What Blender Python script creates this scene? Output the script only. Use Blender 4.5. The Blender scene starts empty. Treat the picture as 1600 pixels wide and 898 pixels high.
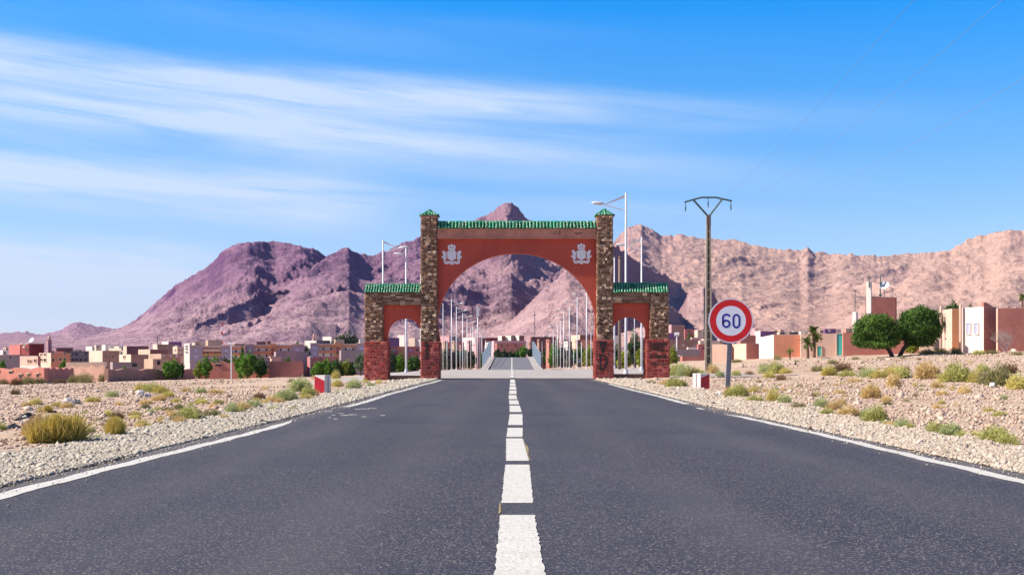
import bpy, bmesh, math, random
import numpy as np
from mathutils import Vector, Matrix

S = bpy.context.scene
COL = S.collection
R = math.radians
rnd = random.Random(7)
nr = np.random.RandomState(11)

# ------------------------------------------------------------------ camera
CAM_H = 0.85
F = 2000.0            # focal length in pixels of the 1600 px wide photograph
HY = 570.0            # horizon row
cd = bpy.data.cameras.new('camera')
cam = bpy.data.objects.new('camera', cd)
COL.objects.link(cam)
cam.location = (0, 0, CAM_H)
cam.rotation_euler = (R(90), 0, 0)
cd.sensor_width = 36
cd.lens = F / 1600 * 36
cd.shift_y = (HY - 449) / 1600
cd.clip_start = 0.1
cd.clip_end = 40000
S.camera = cam

# ------------------------------------------------------------------ sun and sky
SUN_EL = R(40)
SUN_AZ = R(-96.5)      # clockwise from +Y : the sun stands left, a little behind the camera
sdir = Vector((math.sin(SUN_AZ) * math.cos(SUN_EL), math.cos(SUN_AZ) * math.cos(SUN_EL), math.sin(SUN_EL)))
sl = bpy.data.lights.new('sun', 'SUN')
sl.energy = 4.9
sl.angle = R(0.53)
sl.color = (1.0, 0.915, 0.78)
so = bpy.data.objects.new('sun', sl)
COL.objects.link(so)
so.rotation_euler = (-sdir).to_track_quat('-Z', 'Y').to_euler()

S.view_settings.view_transform = 'Standard'
S.view_settings.look = 'None'
S.view_settings.exposure = 0.72
S.view_settings.gamma = 1

W = bpy.data.worlds.new('World')
S.world = W
W.use_nodes = True


class NT:
    """tiny helper for writing node trees"""
    def __init__(s, tree):
        s.t = tree
        s.n = tree.nodes
        s.l = tree.links

    def node(s, typ, ins=None, **kw):
        n = s.n.new(typ)
        for k, v in kw.items():
            setattr(n, k, v)
        if ins:
            for k, v in ins.items():
                if isinstance(v, bpy.types.NodeSocket):
                    s.l.new(v, n.inputs[k])
                else:
                    n.inputs[k].default_value = v
        return n

    def math(s, op, a, b=0.0, c=0.0, clamp=False):
        n = s.node('ShaderNodeMath', {0: a, 1: b, 2: c}, operation=op, use_clamp=clamp)
        return n.outputs[0]

    def mix(s, fac, a, b, blend='MIX'):
        n = s.node('ShaderNodeMix', data_type='RGBA', blend_type=blend)
        for k, v in ((0, fac), (6, a), (7, b)):
            if isinstance(v, bpy.types.NodeSocket):
                s.l.new(v, n.inputs[k])
            else:
                n.inputs[k].default_value = v if k == 0 else (v[0], v[1], v[2], 1)
        return n.outputs[2]

    def noise(s, vec, scale, detail=4, rough=0.55, lac=2.0, dist=0.0):
        return s.node('ShaderNodeTexNoise', {'Vector': vec, 'Scale': scale, 'Detail': detail, 'Roughness': rough,
                                             'Lacunarity': lac, 'Distortion': dist}).outputs['Fac']

    def ramp(s, fac, a, b):
        return s.node('ShaderNodeMapRange', {'Value': fac, 'From Min': a, 'From Max': b}, clamp=True).outputs[0]


w = NT(W.node_tree)
w.n.clear()
sky = w.node('ShaderNodeTexSky', sky_type='NISHITA', sun_disc=False, sun_elevation=SUN_EL, sun_rotation=SUN_AZ % (2 * math.pi),
             altitude=1300, air_density=1.0, dust_density=0.35, ozone_density=2.5)
tc = w.node('ShaderNodeTexCoord')
sep = w.node('ShaderNodeSeparateXYZ', {0: tc.outputs['Generated']})
az = w.math('ARCTAN2', sep.outputs[0], sep.outputs[1])
el = w.math('ARCSINE', sep.outputs[2])
# saturated desert sky: the low air pale, the blue deepening quickly with height, the same all round
rmp = w.node('ShaderNodeValToRGB', {0: w.math('MULTIPLY', el, 2.0)})
els = rmp.color_ramp.elements
SKYC = [(0.0, (1.46, 1.40, 1.50)), (0.2, (1.20, 1.42, 1.70)), (0.42, (0.44, 1.38, 2.0)), (0.56, (0.0, 1.34, 2.3)), (0.72, (0.02, 0.92, 1.8)), (1.0, (0.10, 0.42, 0.80))]
while len(els) < len(SKYC):
    els.new(0.5)
for e_, (ps, cc) in zip(els, SKYC):
    e_.position = ps
    e_.color = (cc[0] / 2.2, cc[1] / 2.2, cc[2] / 2.2, 1)
tint = w.mix(1.0, sky.outputs[0], rmp.outputs[0], 'MULTIPLY')
# thin cirrus: streaks drawn out along the azimuth, sinking slightly to the right
shear = w.math('MULTIPLY_ADD', az, 0.055, el)
v1 = w.node('ShaderNodeCombineXYZ', {0: w.math('MULTIPLY', az, 3.2), 1: w.math('MULTIPLY', shear, 30.0), 2: 1.7}).outputs[0]
v2 = w.node('ShaderNodeCombineXYZ', {0: w.math('MULTIPLY', az, 5.0), 1: w.math('MULTIPLY', w.math('MULTIPLY_ADD', az, 0.10, el), 75.0), 2: 3.1}).outputs[0]
n1 = w.noise(v1, 1.0, 5, 0.55, dist=0.7)
n2 = w.noise(v2, 1.0, 5, 0.6, dist=0.9)


def band(el0, wid, a_hi, a_lo, gain):
    e = w.math('DIVIDE', w.math('SUBTRACT', shear, el0), wid)
    g = w.math('POWER', 2.718, w.math('MULTIPLY', w.math('POWER', w.math('ABSOLUTE', e), 3.0), -1.0))
    m = w.node('ShaderNodeMapRange', {'Value': az, 'From Min': a_hi, 'From Max': a_lo, 'To Min': 0.0, 'To Max': 1.0}, clamp=True,
               interpolation_type='SMOOTHSTEP').outputs[0]
    return w.math('MULTIPLY', w.math('MULTIPLY', g, m), gain)


b = band(0.186, 0.028, 0.24, -0.20, 1.3)
for args in ((0.168, 0.010, 0.13, -0.12, 0.55), (0.205, 0.012, 0.24, -0.1, 0.4), (0.118, 0.023, -0.05, -0.17, 1.35),
             (0.052, 0.023, -0.17, -0.27, 2.0), (0.005, 0.04, -0.22, -0.30, .8), (0.245, 0.02, 0.35, -0.3, 0.18), (0.155, 0.014, 0.34, 0.0, 0.5), (0.20, 0.014, 0.42, 0.1, 0.4), (0.125, 0.008, 0.30, 0.05, 0.35)):
    b = w.math('ADD', b, band(*args))
nn = w.math('ADD', w.math('MULTIPLY', n1, 0.62), w.math('MULTIPLY', n2, 0.38))
str_ = w.ramp(nn, 0.34, 0.62)
cl = w.math('MULTIPLY', b, w.math('MULTIPLY_ADD', str_, 0.80, 0.22))
cl = w.math('ADD', cl, w.math('MULTIPLY', w.ramp(nn, 0.55, 0.9), 0.05))
cl = w.math('MULTIPLY', cl, 0.68)
cl = w.math('MINIMUM', cl, 0.8)
skyc = w.mix(cl, tint, (3.35, 3.9, 4.6))
bg = w.node('ShaderNodeBackground', {'Color': skyc, 'Strength': 0.136})
wo = w.node('ShaderNodeOutputWorld', {0: bg.outputs[0]})


# ------------------------------------------------------------------ materials
def mat(name):
    m = bpy.data.materials.new(name)
    m.use_nodes = True
    t = NT(m.node_tree)
    p = t.n['Principled BSDF']
    return m, t, p


def coords(t, scale=(1, 1, 1), kind='Object', loc=(0, 0, 0)):
    c = t.node('ShaderNodeTexCoord')
    return t.node('ShaderNodeMapping', {'Vector': c.outputs[kind], 'Scale': scale, 'Location': loc}).outputs[0]


def wcoords(t, scale=(1, 1, 1)):
    c = t.node('ShaderNodeNewGeometry')
    return t.node('ShaderNodeMapping', {'Vector': c.outputs['Position'], 'Scale': scale}).outputs[0]


MATS = {}


def plaster(name, col, var=0.25, scale=0.8, bump=0.3, rough=0.9):
    """rendered or painted wall with blotches, streaks and grain"""
    if name in MATS:
        return MATS[name]
    m, t, p = mat(name)
    v = wcoords(t)
    big = t.noise(v, scale, 5, 0.6)
    fine = t.noise(v, 14, 4, 0.6)
    streak = t.noise(wcoords(t, (2.2, 2.2, 0.25)), 1.2, 4, 0.6)
    c = t.mix(t.ramp(big, 0.3, 0.7), tuple(x * (1 - var) for x in col), tuple(min(1, x * (1 + var * 0.5)) for x in col))
    c = t.mix(t.math('MULTIPLY', t.ramp(streak, 0.5, 0.75), 0.3), c, tuple(x * 0.6 for x in col))
    c = t.mix(t.math('MULTIPLY', t.ramp(fine, 0.35, 0.7), 0.18), c, tuple(x * 0.7 for x in col))
    t.l.new(c, p.inputs['Base Color'])
    p.inputs['Roughness'].default_value = rough
    bp = t.node('ShaderNodeBump', {'Height': fine, 'Strength': bump, 'Distance': 0.02})
    t.l.new(bp.outputs[0], p.inputs['Normal'])
    MATS[name] = m
    return m


def toned(name, dark, light, rough=0.9, mid=None, grain=30.0, spec=0.3, backlit=0.0):
    """colour picked per piece by the vertex attribute 'tone', with some grain"""
    if name in MATS:
        return MATS[name]
    m, t, p = mat(name)
    a = t.node('ShaderNodeAttribute', attribute_name='tone').outputs['Fac']
    if mid:
        c = t.mix(t.ramp(a, 0, 0.5), dark, mid)
        c = t.mix(t.ramp(a, 0.5, 1), c, light)
    else:
        c = t.mix(a, dark, light)
    g = t.noise(wcoords(t), grain, 3, 0.6)
    c = t.mix(t.math('MULTIPLY', t.ramp(g, 0.4, 0.75), 0.35), c, tuple(x * 0.6 for x in dark))
    t.l.new(c, p.inputs['Base Color'])
    p.inputs['Roughness'].default_value = rough
    p.inputs['Specular IOR Level'].default_value = spec
    if backlit:
        tr = t.node('ShaderNodeBsdfTranslucent', {'Color': c})
        mx = t.node('ShaderNodeMixShader', {0: backlit, 1: p.outputs[0], 2: tr.outputs[0]})
        t.l.new(mx.outputs[0], t.n['Material Output'].inputs[0])
    MATS[name] = m
    return m


def plain(name, col, rough=0.6, metal=0.0, var=0.15, scale=6.0, spec=0.5):
    if name in MATS:
        return MATS[name]
    m, t, p = mat(name)
    g = t.noise(coords(t), scale, 4, 0.6)
    c = t.mix(t.ramp(g, 0.3, 0.7), tuple(x * (1 - var) for x in col), tuple(min(1, x * (1 + var * 0.4)) for x in col))
    t.l.new(c, p.inputs['Base Color'])
    p.inputs['Roughness'].default_value = rough
    p.inputs['Metallic'].default_value = metal
    p.inputs['Specular IOR Level'].default_value = spec
    MATS[name] = m
    return m


# ------------------------------------------------------------------ object helpers
def tag(o, label=None, cat=None, group=None, kind=None):
    if label:
        o['label'] = label
    if cat:
        o['category'] = cat
    if group:
        o['group'] = group
    if kind:
        o['kind'] = kind
    return o


def empty(name, loc, label, cat, group=None):
    o = bpy.data.objects.new(name, None)
    o.empty_display_size = 0.3
    COL.objects.link(o)
    o.location = loc
    return tag(o, label, cat, group)


def link(name, me, m=None, parent=None, loc=None):
    if m is not None and not me.materials:
        me.materials.append(m)
    o = bpy.data.objects.new(name, me)
    COL.objects.link(o)
    if parent is not None:
        o.parent = parent
    if loc is not None:
        o.location = loc
    return o


def npmesh(name, V, Fc, smooth=False, tone=None):
    V = np.asarray(V, dtype=np.float32).reshape(-1, 3)
    Fc = np.asarray(Fc, dtype=np.int32)
    k = Fc.shape[1]
    me = bpy.data.meshes.new(name)
    me.vertices.add(len(V))
    me.vertices.foreach_set('co', V.ravel())
    me.loops.add(Fc.size)
    me.loops.foreach_set('vertex_index', Fc.ravel())
    me.polygons.add(len(Fc))
    me.polygons.foreach_set('loop_start', np.arange(0, Fc.size, k, dtype=np.int32))
    me.polygons.foreach_set('loop_total', np.full(len(Fc), k, dtype=np.int32))
    if smooth:
        me.polygons.foreach_set('use_smooth', np.ones(len(Fc), dtype=bool))
    me.update(calc_edges=True)
    if tone is not None:
        at = me.attributes.new('tone', 'FLOAT', 'POINT')
        at.data.foreach_set('value', np.asarray(tone, dtype=np.float32))
    return me


class MB:
    """collects simple solids, in coordinates relative to origin, into one mesh"""
    def __init__(s, o=(0, 0, 0)):
        s.v = []
        s.f = []
        s.t = []
        s.o = Vector(o)

    def add(s, vs, fs, tone=0.5):
        n = len(s.v)
        s.v += [Vector(v) - s.o for v in vs]
        s.f += [tuple(i + n for i in f) for f in fs]
        s.t += [tone] * len(vs)

    def box(s, x0, x1, y0, y1, z0, z1, tone=0.5):
        s.add([(x0, y0, z0), (x1, y0, z0), (x1, y1, z0), (x0, y1, z0), (x0, y0, z1), (x1, y0, z1), (x1, y1, z1), (x0, y1, z1)],
              [(0, 3, 2, 1), (4, 5, 6, 7), (0, 1, 5, 4), (1, 2, 6, 5), (2, 3, 7, 6), (3, 0, 4, 7)], tone)

    def prism(s, poly, y0, y1, tone=0.5):
        """polygon in x,z pushed out along y"""
        n = len(poly)
        vs = [(x, y0, z) for x, z in poly] + [(x, y1, z) for x, z in poly]
        fs = [tuple(range(n)), tuple(range(2 * n - 1, n - 1, -1))]
        fs += [(i, i + n, (i + 1) % n + n, (i + 1) % n) for i in range(n)]
        s.add(vs, fs, tone)

    def tube(s, pts, rad, seg=8, tone=0.5, caps=True):
        pts = [Vector(p) for p in pts]
        if not isinstance(rad, (list, tuple)):
            rad = [rad] * len(pts)
        vs = []
        prev = None
        for i, p in enumerate(pts):
            d = (pts[min(i + 1, len(pts) - 1)] - pts[max(i - 1, 0)]).normalized()
            ref = Vector((0, 0, 1)) if abs(d.z) < 0.9 else Vector((1, 0, 0))
            a = d.cross(ref).normalized() if prev is None else (prev - d * prev.dot(d)).normalized()
            prev = a
            bb = d.cross(a)
            for k in range(seg):
                an = 2 * math.pi * k / seg
                vs.append(p + (a * math.cos(an) + bb * math.sin(an)) * rad[i])
        fs = []
        for i in range(len(pts) - 1):
            for k in range(seg):
                a0 = i * seg + k
                a1 = i * seg + (k + 1) % seg
                fs.append((a0, a1, a1 + seg, a0 + seg))
        if caps:
            fs.append(tuple(range(seg - 1, -1, -1)))
            fs.append(tuple(range((len(pts) - 1) * seg, len(pts) * seg)))
        s.add(vs, fs, tone)

    def build(s, name, m, parent=None, smooth=False, loc=None, fix=True):
        me = bpy.data.meshes.new(name)
        me.from_pydata([tuple(v) for v in s.v], [], s.f)
        me.update()
        at = me.attributes.new('tone', 'FLOAT', 'POINT')
        at.data.foreach_set('value', s.t)
        if fix:
            bm = bmesh.new()
            bm.from_mesh(me)
            bmesh.ops.recalc_face_normals(bm, faces=bm.faces)
            bm.to_mesh(me)
            bm.free()
        if smooth:
            for p in me.polygons:
                p.use_smooth = True
        if loc is None and parent is None and s.o.length > 0:
            loc = s.o
        return link(name, me, m, parent, loc)


def at(px, py, d):
    """point seen at photograph pixel px,py lying d metres in front of the camera"""
    return Vector(((px - 800) / F * d, d, CAM_H + (HY - py) / F * d))


# ------------------------------------------------------------------ noise
def _h(ix, iy, seed):
    n = (ix.astype(np.int64) * 374761393 + iy.astype(np.int64) * 668265263 + seed * 974711) & 0x7fffffff
    n = ((n ^ (n >> 13)) * 1274126177) & 0x7fffffff
    return ((n ^ (n >> 16)) & 0xffff) / 65535.0 * 2 * np.pi


def gn(x, y, seed=0):
    xi = np.floor(x)
    yi = np.floor(y)
    fx = x - xi
    fy = y - yi
    u = fx * fx * fx * (fx * (fx * 6 - 15) + 10)
    v = fy * fy * fy * (fy * (fy * 6 - 15) + 10)

    def g(dx, dy):
        a = _h(xi + dx, yi + dy, seed)
        return np.cos(a) * (fx - dx) + np.sin(a) * (fy - dy)
    a = g(0, 0)
    b_ = g(1, 0)
    c = g(0, 1)
    d = g(1, 1)
    return (a + (b_ - a) * u + (c - a) * v + (a - b_ - c + d) * u * v) * 1.5


def fbm(x, y, octs=5, seed=0, gain=0.5):
    s_ = 0
    a = 1.0
    for o in range(octs):
        s_ = s_ + a * gn(x * 2 ** o, y * 2 ** o, seed + o * 17)
        a *= gain
    return s_


def ridged(x, y, octs=6, seed=0, gain=0.52):
    s_ = 0
    a = 1.0
    wgt = 1.0
    tot = 0
    for o in range(octs):
        n = 1 - np.abs(gn(x * 2.03 ** o, y * 2.03 ** o, seed + o * 31))
        n = n * n
        s_ = s_ + a * n * wgt
        tot += a
        wgt = np.clip(n * 1.4, 0, 1)
        a *= gain
    return s_ / tot


# ------------------------------------------------------------------ ground shape
PY = [-60, 0, 22, 30, 42, 60, 62, 80, 96, 106, 116, 135, 160, 195, 240, 280, 300, 345, 420]
PZ = [0, 0, 0.0, 0.03, 0.09, 0.14, 0.17, 0.28, 0.39, 0.43, 0.40, -0.1, -0.6, -0.12, 1.1, 2.5, 2.6, 0.6, -0.3]
GX = [-300, -60, -40, -16, -6.5, -4.2, 4.6, 6.5, 14, 22, 37, 60, 300]
GY = [-60, 0, 20, 40, 62, 110, 180, 300, 500]
GZ = [
    [0, 0, 0, 0, 0, 0, 0, 0, 0, 0, 0, 0, 0],
    [-.3, -.2, -.1, 0, 0, 0, 0, 0, .05, .1, .2, .3, .5],
    [-.4, -.3, -.2, -.02, .0, 0, 0, .03, .1, .2, .3, .4, .6],
    [-.6, -.45, -.35, -.15, .04, .06, .07, .12, .22, .42, .6, .8, 1.],
    [-.8, -.6, -.5, -.25, .1, .15, .15, .2, .35, .75, 1.1, 1.4, 1.8],
    [-1.3, -.95, -.8, -.25, .36, .42, .42, .42, .5, 1.35, 2.05, 2.5, 3.2],
    [-1.4, -1.1, -1., -.4, .22, .22, .22, .22, .35, 1.2, 2.2, 3., 4.],
    [-1.5, -1.3, -1.1, -.8, 0, 0, 0, 0, .2, .8, 2., 3., 4.],
    [-1.5, -1.5, -1.5, -1.5, -1, -1, -1, -1, -1, 0, 1., 2., 3.]]
GXa, GYa, GZa = np.array(GX, float), np.array(GY, float), np.array(GZ, float)


def ground_z(x, y):
    x = np.asarray(x, float)
    y = np.asarray(y, float)
    xc = np.clip(x, GXa[0], GXa[-1])
    yc = np.clip(y, GYa[0], GYa[-1])
    i = np.clip(np.searchsorted(GXa, xc, side='right') - 1, 0, len(GXa) - 2)
    j = np.clip(np.searchsorted(GYa, yc, side='right') - 1, 0, len(GYa) - 2)
    tx = (xc - GXa[i]) / (GXa[i + 1] - GXa[i])
    ty = (yc - GYa[j]) / (GYa[j + 1] - GYa[j])
    z = (GZa[j, i] * (1 - tx) + GZa[j, i + 1] * tx) * (1 - ty) + (GZa[j + 1, i] * (1 - tx) + GZa[j + 1, i + 1] * tx) * ty
    rz = np.interp(y, PY, PZ)
    k = np.clip((np.abs(x - 0.2) - 4.0) / 1.0, 0, 1)
    z = rz * (1 - k) + z * k
    k2 = np.clip((np.abs(x - 0.2) - 4.6) / 3, 0, 1)
    far = np.clip(y / 60, 0.5, 1.5)
    z = z + k2 * (0.07 * far * fbm(x / 5.0, y / 5.0, 4, 3) + 0.02 * fbm(x / 0.8, y / 0.8, 3, 9))
    return z


def gz(x, y):
    return float(ground_z(np.array([x]), np.array([y]))[0])


def ground_hit(px, py):
    """where the sight line through a pixel first meets the ground"""
    d = np.concatenate([np.arange(4, 60, 0.1), np.arange(60, 420, 0.5)])
    zz = ground_z((px - 800) / F * d, d)
    yy = HY - (zz - CAM_H) / d * F
    k = np.where(yy <= py)[0]
    dd = d[k[0]] if len(k) else 120.0
    x = (px - 800) / F * dd
    return Vector((x, dd, gz(x, dd)))


def uniq(a):
    return np.unique(np.round(np.array(a), 4))


ys_road = uniq(list(np.arange(-40, 64, 1.0)) + list(np.arange(64, 430, 2.0)) + [61.4])
xs = uniq(list(-np.geomspace(4.2, 9000, 90)) + list(np.geomspace(4.6, 9000, 90)) + [-3.6, 3.95, -2, 0, 2] + list(np.arange(-40, -4.2, 0.45)) + list(np.arange(4.6, 40, 0.45)))
ys = uniq(list(ys_road) + list(np.arange(0, 60, 0.5)) + list(-np.geomspace(42, 9000, 24)) + list(np.geomspace(440, 9000, 30)))
X, Y = np.meshgrid(xs, ys)
Z = ground_z(X, Y) - 0.035 * (np.abs(X - 0.2) < 4.5)
nx, ny = len(xs), len(ys)
idx = np.arange(nx * ny).reshape(ny, nx)
quads = np.stack([idx[:-1, :-1], idx[:-1, 1:], idx[1:, 1:], idx[1:, :-1]], -1).reshape(-1, 4)
m_ground, t, p = mat('desert_ground')
v = wcoords(t)
big = t.noise(v, 0.09, 6, 0.6)
medi = t.noise(v, 0.9, 6, 0.65)
fine = t.noise(v, 9.0, 5, 0.7)
peb = t.node('ShaderNodeTexVoronoi', {'Vector': v, 'Scale': 8.0}).outputs
c = t.mix(t.ramp(big, 0.35, 0.65), (0.43, 0.275, 0.20), (0.57, 0.415, 0.31))
c = t.mix(t.ramp(medi, 0.40, 0.68), c, (0.62, 0.475, 0.365))
c = t.mix(t.math('MULTIPLY', t.ramp(fine, 0.45, 0.7), 0.55), c, (0.27, 0.16, 0.11))
c = t.mix(t.math('MULTIPLY', t.ramp(peb['Distance'], 0.35, 0.1), t.math('MULTIPLY', t.ramp(t.noise(v, 0.35, 3), 0.4, 0.6), 0.6)), c, (0.62, 0.50, 0.40))
gxp = t.math('ABSOLUTE', t.math('SUBTRACT', t.node('ShaderNodeSeparateXYZ', {0: v}).outputs[0], 0.2))
gfac = t.ramp(t.math('MULTIPLY_ADD', medi, 0.9, gxp), 5.75, 5.35)
c = t.mix(gfac, c, t.mix(t.ramp(fine, .35, .65), (0.20, 0.16, 0.12), (0.46, 0.39, 0.31)))
t.l.new(c, p.inputs['Base Color'])
p.inputs['Roughness'].default_value = 0.95
bp = t.node('ShaderNodeBump', {'Height': t.math('ADD', fine, t.math('MULTIPLY', peb['Distance'], -0.8)), 'Strength': 0.9, 'Distance': 0.05})
t.l.new(bp.outputs[0], p.inputs['Normal'])
tag(link('ground', npmesh('ground', np.stack([X, Y, Z], -1), quads, smooth=True), m_ground), kind='structure')


def strip(name, yy, xl, xr, lift, m, kind='structure', nseg=1, jit=0.0):
    """a sheet following the road profile between xl(y) and xr(y)"""
    V = []
    for y in yy:
        a, b_ = (xl(y) if callable(xl) else xl), (xr(y) if callable(xr) else xr)
        z = float(np.interp(y, PY, PZ)) + lift
        for k in range(nseg + 1):
            s_ = a + (b_ - a) * k / nseg
            if jit and k in (0, nseg):
                s_ += nr.uniform(-jit, jit)
            V.append((s_, y, z))
    n = nseg + 1
    Fc = [(i * n + k, i * n + k + 1, (i + 1) * n + k + 1, (i + 1) * n + k) for i in range(len(yy) - 1) for k in range(nseg)]
    return tag(link(name, npmesh(name, V, Fc), m), kind=kind)


# asphalt
m_asph, t, p = mat('asphalt')
v = wcoords(t)
sp1 = t.noise(v, 105, 3, 0.75)
sp2 = t.node('ShaderNodeTexVoronoi', {'Vector': v, 'Scale': 125.0}).outputs['Color']
sp2 = t.node('ShaderNodeSeparateColor', {0: sp2}).outputs[0]
lowf = t.noise(wcoords(t, (1, 0.12, 1)), 0.9, 5, 0.6)
patch = t.noise(v, 0.35, 5, 0.6)
sx = t.node('ShaderNodeSeparateXYZ', {0: v}).outputs[0]
lane = t.math('ABSOLUTE', t.math('SUBTRACT', t.math('ABSOLUTE', t.math('SUBTRACT', sx, 0.1)), 1.8))
wheel = t.ramp(t.math('ABSOLUTE', t.math('SUBTRACT', lane, 0.75)), 0.45, 0.05)
c = t.mix(t.ramp(sp1, 0.30, 0.68), (0.009, 0.008, 0.015), (0.070, 0.066, 0.092))
c = t.mix(t.ramp(sp2, 0.84, 0.99), c, (0.30, 0.27, 0.27))
c = t.mix(t.math('MULTIPLY', t.ramp(sp2, 0.16, 0.02), 0.7), c, (0.014, 0.013, 0.02))
c = t.mix(t.math('MULTIPLY', t.ramp(lowf, 0.42, 0.7), 0.34), c, (0.115, 0.108, 0.125))
c = t.mix(t.math('MULTIPLY', t.math('MULTIPLY', wheel, t.ramp(patch, 0.3, 0.7)), 0.42), c, (0.12, 0.108, 0.112))
c = t.mix(t.math('MULTIPLY', t.ramp(patch, 0.50, 0.68), 0.40), c, (0.024, 0.030, 0.058))
edge_ = t.ramp(t.math('ADD', t.math('ABSOLUTE', t.math('SUBTRACT', sx, 0.2)), t.math('MULTIPLY', lowf, 0.7)), 3.65, 4.3)
c = t.mix(t.math('MULTIPLY', edge_, 0.45), c, (0.26, 0.22, 0.19))
t.l.new(c, p.inputs['Base Color'])
p.inputs['Roughness'].default_value = 0.72
p.inputs['Specular IOR Level'].default_value = 0.35
bp = t.node('ShaderNodeBump', {'Height': sp1, 'Strength': 0.6, 'Distance': 0.008})
t.l.new(bp.outputs[0], p.inputs['Normal'])
edge_l = lambda y: -3.56 + 0.05 * math.sin(y * 0.7) + 0.03 * math.sin(y * 2.3)
edge_r = lambda y: 4.0 + 0.03 * math.sin(y * 0.9) + 0.02 * math.sin(y * 3.1)
strip('road', [y for y in ys_road if y <= 61.4], edge_l, edge_r, 0.0, m_asph, nseg=4, jit=0.02)
strip('road', [y for y in ys_road if 118 < y <= 330], -3.7, 3.55, 0.0, plaster('sunlit_old_asphalt', (0.165, 0.160, 0.185), .2, scale=.3, bump=.2), nseg=4)  # older asphalt, its base colour lightened to paint in the sun on the climb
m_conc, t, p = mat('dusty_concrete')
v = wcoords(t)
n1_ = t.noise(v, 0.5, 6, 0.6)
n2_ = t.noise(v, 12, 4, 0.6)
c = t.mix(t.ramp(n1_, 0.3, 0.7), (0.33, 0.29, 0.28), (0.50, 0.45, 0.42))
c = t.mix(t.math('MULTIPLY', t.ramp(n2_, 0.4, 0.7), 0.3), c, (0.25, 0.21, 0.2))
t.l.new(c, p.inputs['Base Color'])
p.inputs['Roughness'].default_value = 0.85
yy = [y for y in ys_road if 61.4 <= y <= 118]
yy = uniq(yy + [61.4 + 0.6 * i for i in range(8)])
ku = np.concatenate([np.linspace(0, 1, 41)])
PX_, PY_ = [], []
for y in yy:
    xa, xb = max(-3.9 - (y - 61.4) * 2.2, -11.0), min(4.3 + (y - 61.4) * 2.2, 13.2)
    PX_.append(xa + (xb - xa) * ku)
    PY_.append(np.full(41, y))
PX_, PY_ = np.array(PX_), np.array(PY_)
PZ_ = np.maximum(ground_z(PX_, PY_), np.interp(PY_, PY, PZ) * (np.abs(PX_ - .2) < 4.6) - 9 * (np.abs(PX_ - .2) >= 4.6)) + 0.03
PZ_[:, 0] -= .12
PZ_[:, -1] -= .12
ii = np.arange(PX_.size).reshape(PX_.shape)
tag(link('plaza_pavement', npmesh('plaza_pavement', np.stack([PX_, PY_, PZ_], -1), np.stack([ii[:-1, :-1], ii[:-1, 1:], ii[1:, 1:], ii[1:, :-1]], -1).reshape(-1, 4)), m_conc), kind='structure')
for (a, b_) in ((-5.0, -3.75), (3.6, 4.85)):
    mb = MB()
    yy = [y for y in ys_road if 118 < y <= 330]
    for y0, y1 in zip(yy[:-1], yy[1:]):
        z0, z1 = np.interp(y0, PY, PZ) + 0.16, np.interp(y1, PY, PZ) + 0.16
        mb.add([(a, y0, z0), (b_, y0, z0), (b_, y1, z1), (a, y1, z1), (a, y0, z0 - .4), (b_, y0, z0 - .4), (b_, y1, z1 - .4), (a, y1, z1 - .4)],
               [(0, 1, 2, 3), (1, 5, 6, 2), (4, 0, 3, 7)])
    tag(mb.build('pavement', m_conc), kind='structure')

# painted lines
m_paint, t, p = mat('worn_road_paint')
v = wcoords(t)
wn = t.noise(v, 55, 4, 0.75)
wl = t.noise(v, 3.0, 4, 0.6)
c = t.mix(t.ramp(wn, 0.28, 0.52), (0.26, 0.245, 0.24), (0.66, 0.64, 0.60))
wc = t.noise(wcoords(t, (3, .6, 1)), 14, 5, 0.7)
c = t.mix(t.math('MULTIPLY', t.ramp(wc, 0.56, 0.70), 0.55), c, (0.20, 0.19, 0.19))
c = t.mix(t.math('MULTIPLY', t.ramp(wl, 0.5, 0.75), 0.35), c, (0.46, 0.40, 0.32))
t.l.new(c, p.inputs['Base Color'])
p.inputs['Roughness'].default_value = 0.7
m_old, _, _p = mat('faded_yellow_paint')
_p.inputs['Base Color'].default_value = (0.30, 0.23, 0.10, 1)
_p.inputs['Roughness'].default_value = 0.8
LD = [2, 5.2, 7.2, 11.3, 14.8, 17.3, 22, 26, 33, 40, 62, 110]
LL = [-.07, -.07, -.068, -.054, -.066, -.06, -.04, -.05, -.087, -.08, -.08, -.08]
LR = [.133, .133, .128, .150, .123, .144, .18, .16, .115, .14, .13, .12]
dl = lambda y: float(np.interp(y, LD, LL))
dr = lambda y: float(np.interp(y, LD, LR))
dashes = [(1.0, 3.55), (3.95, 7.24), (7.87, 10.9), (11.33, 14.8), (15.1, 17.3), (18.1, 22.1), (23.0, 26.3), (27.0, 29.8), (30.6, 34), (35, 39), (40, 45), (46, 51), (52, 61.2)]
for a, b_ in dashes:
    strip('road_marking', np.arange(a, b_ + 0.01, max(0.05, (b_ - a) / 60)), dl, dr, 0.004, m_paint, nseg=2, jit=0.005)
for a, b_ in ((61.8, 72), (73, 84), (85, 96), (97, 112)):
    strip('road_marking', np.arange(a, b_, 0.5), dl, dr, 0.05, m_paint)
strip('road_marking', np.arange(11.5, 14.7, 0.05), lambda y: dr(y) + 0.004, lambda y: dr(y) + 0.02 + 0.012 * math.sin(y * 3), 0.003, m_old, jit=0.006)
strip('road_marking', np.arange(7.3, 7.86, 0.05), lambda y: dl(y) - 0.012, lambda y: dl(y) + 0.0, 0.003, m_old, jit=0.004)
strip('road_marking', [y for y in ys_road if 150 < y < 326], -.13, .07, 0.004, m_paint)
le = lambda y: -3.36 + 0.03 * math.sin(y * 0.5) + 0.012 * math.sin(y * 4.1)
re_ = lambda y: 3.68 + 0.03 * math.sin(y * 0.4 + 1) + 0.012 * math.sin(y * 3.7)
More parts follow.
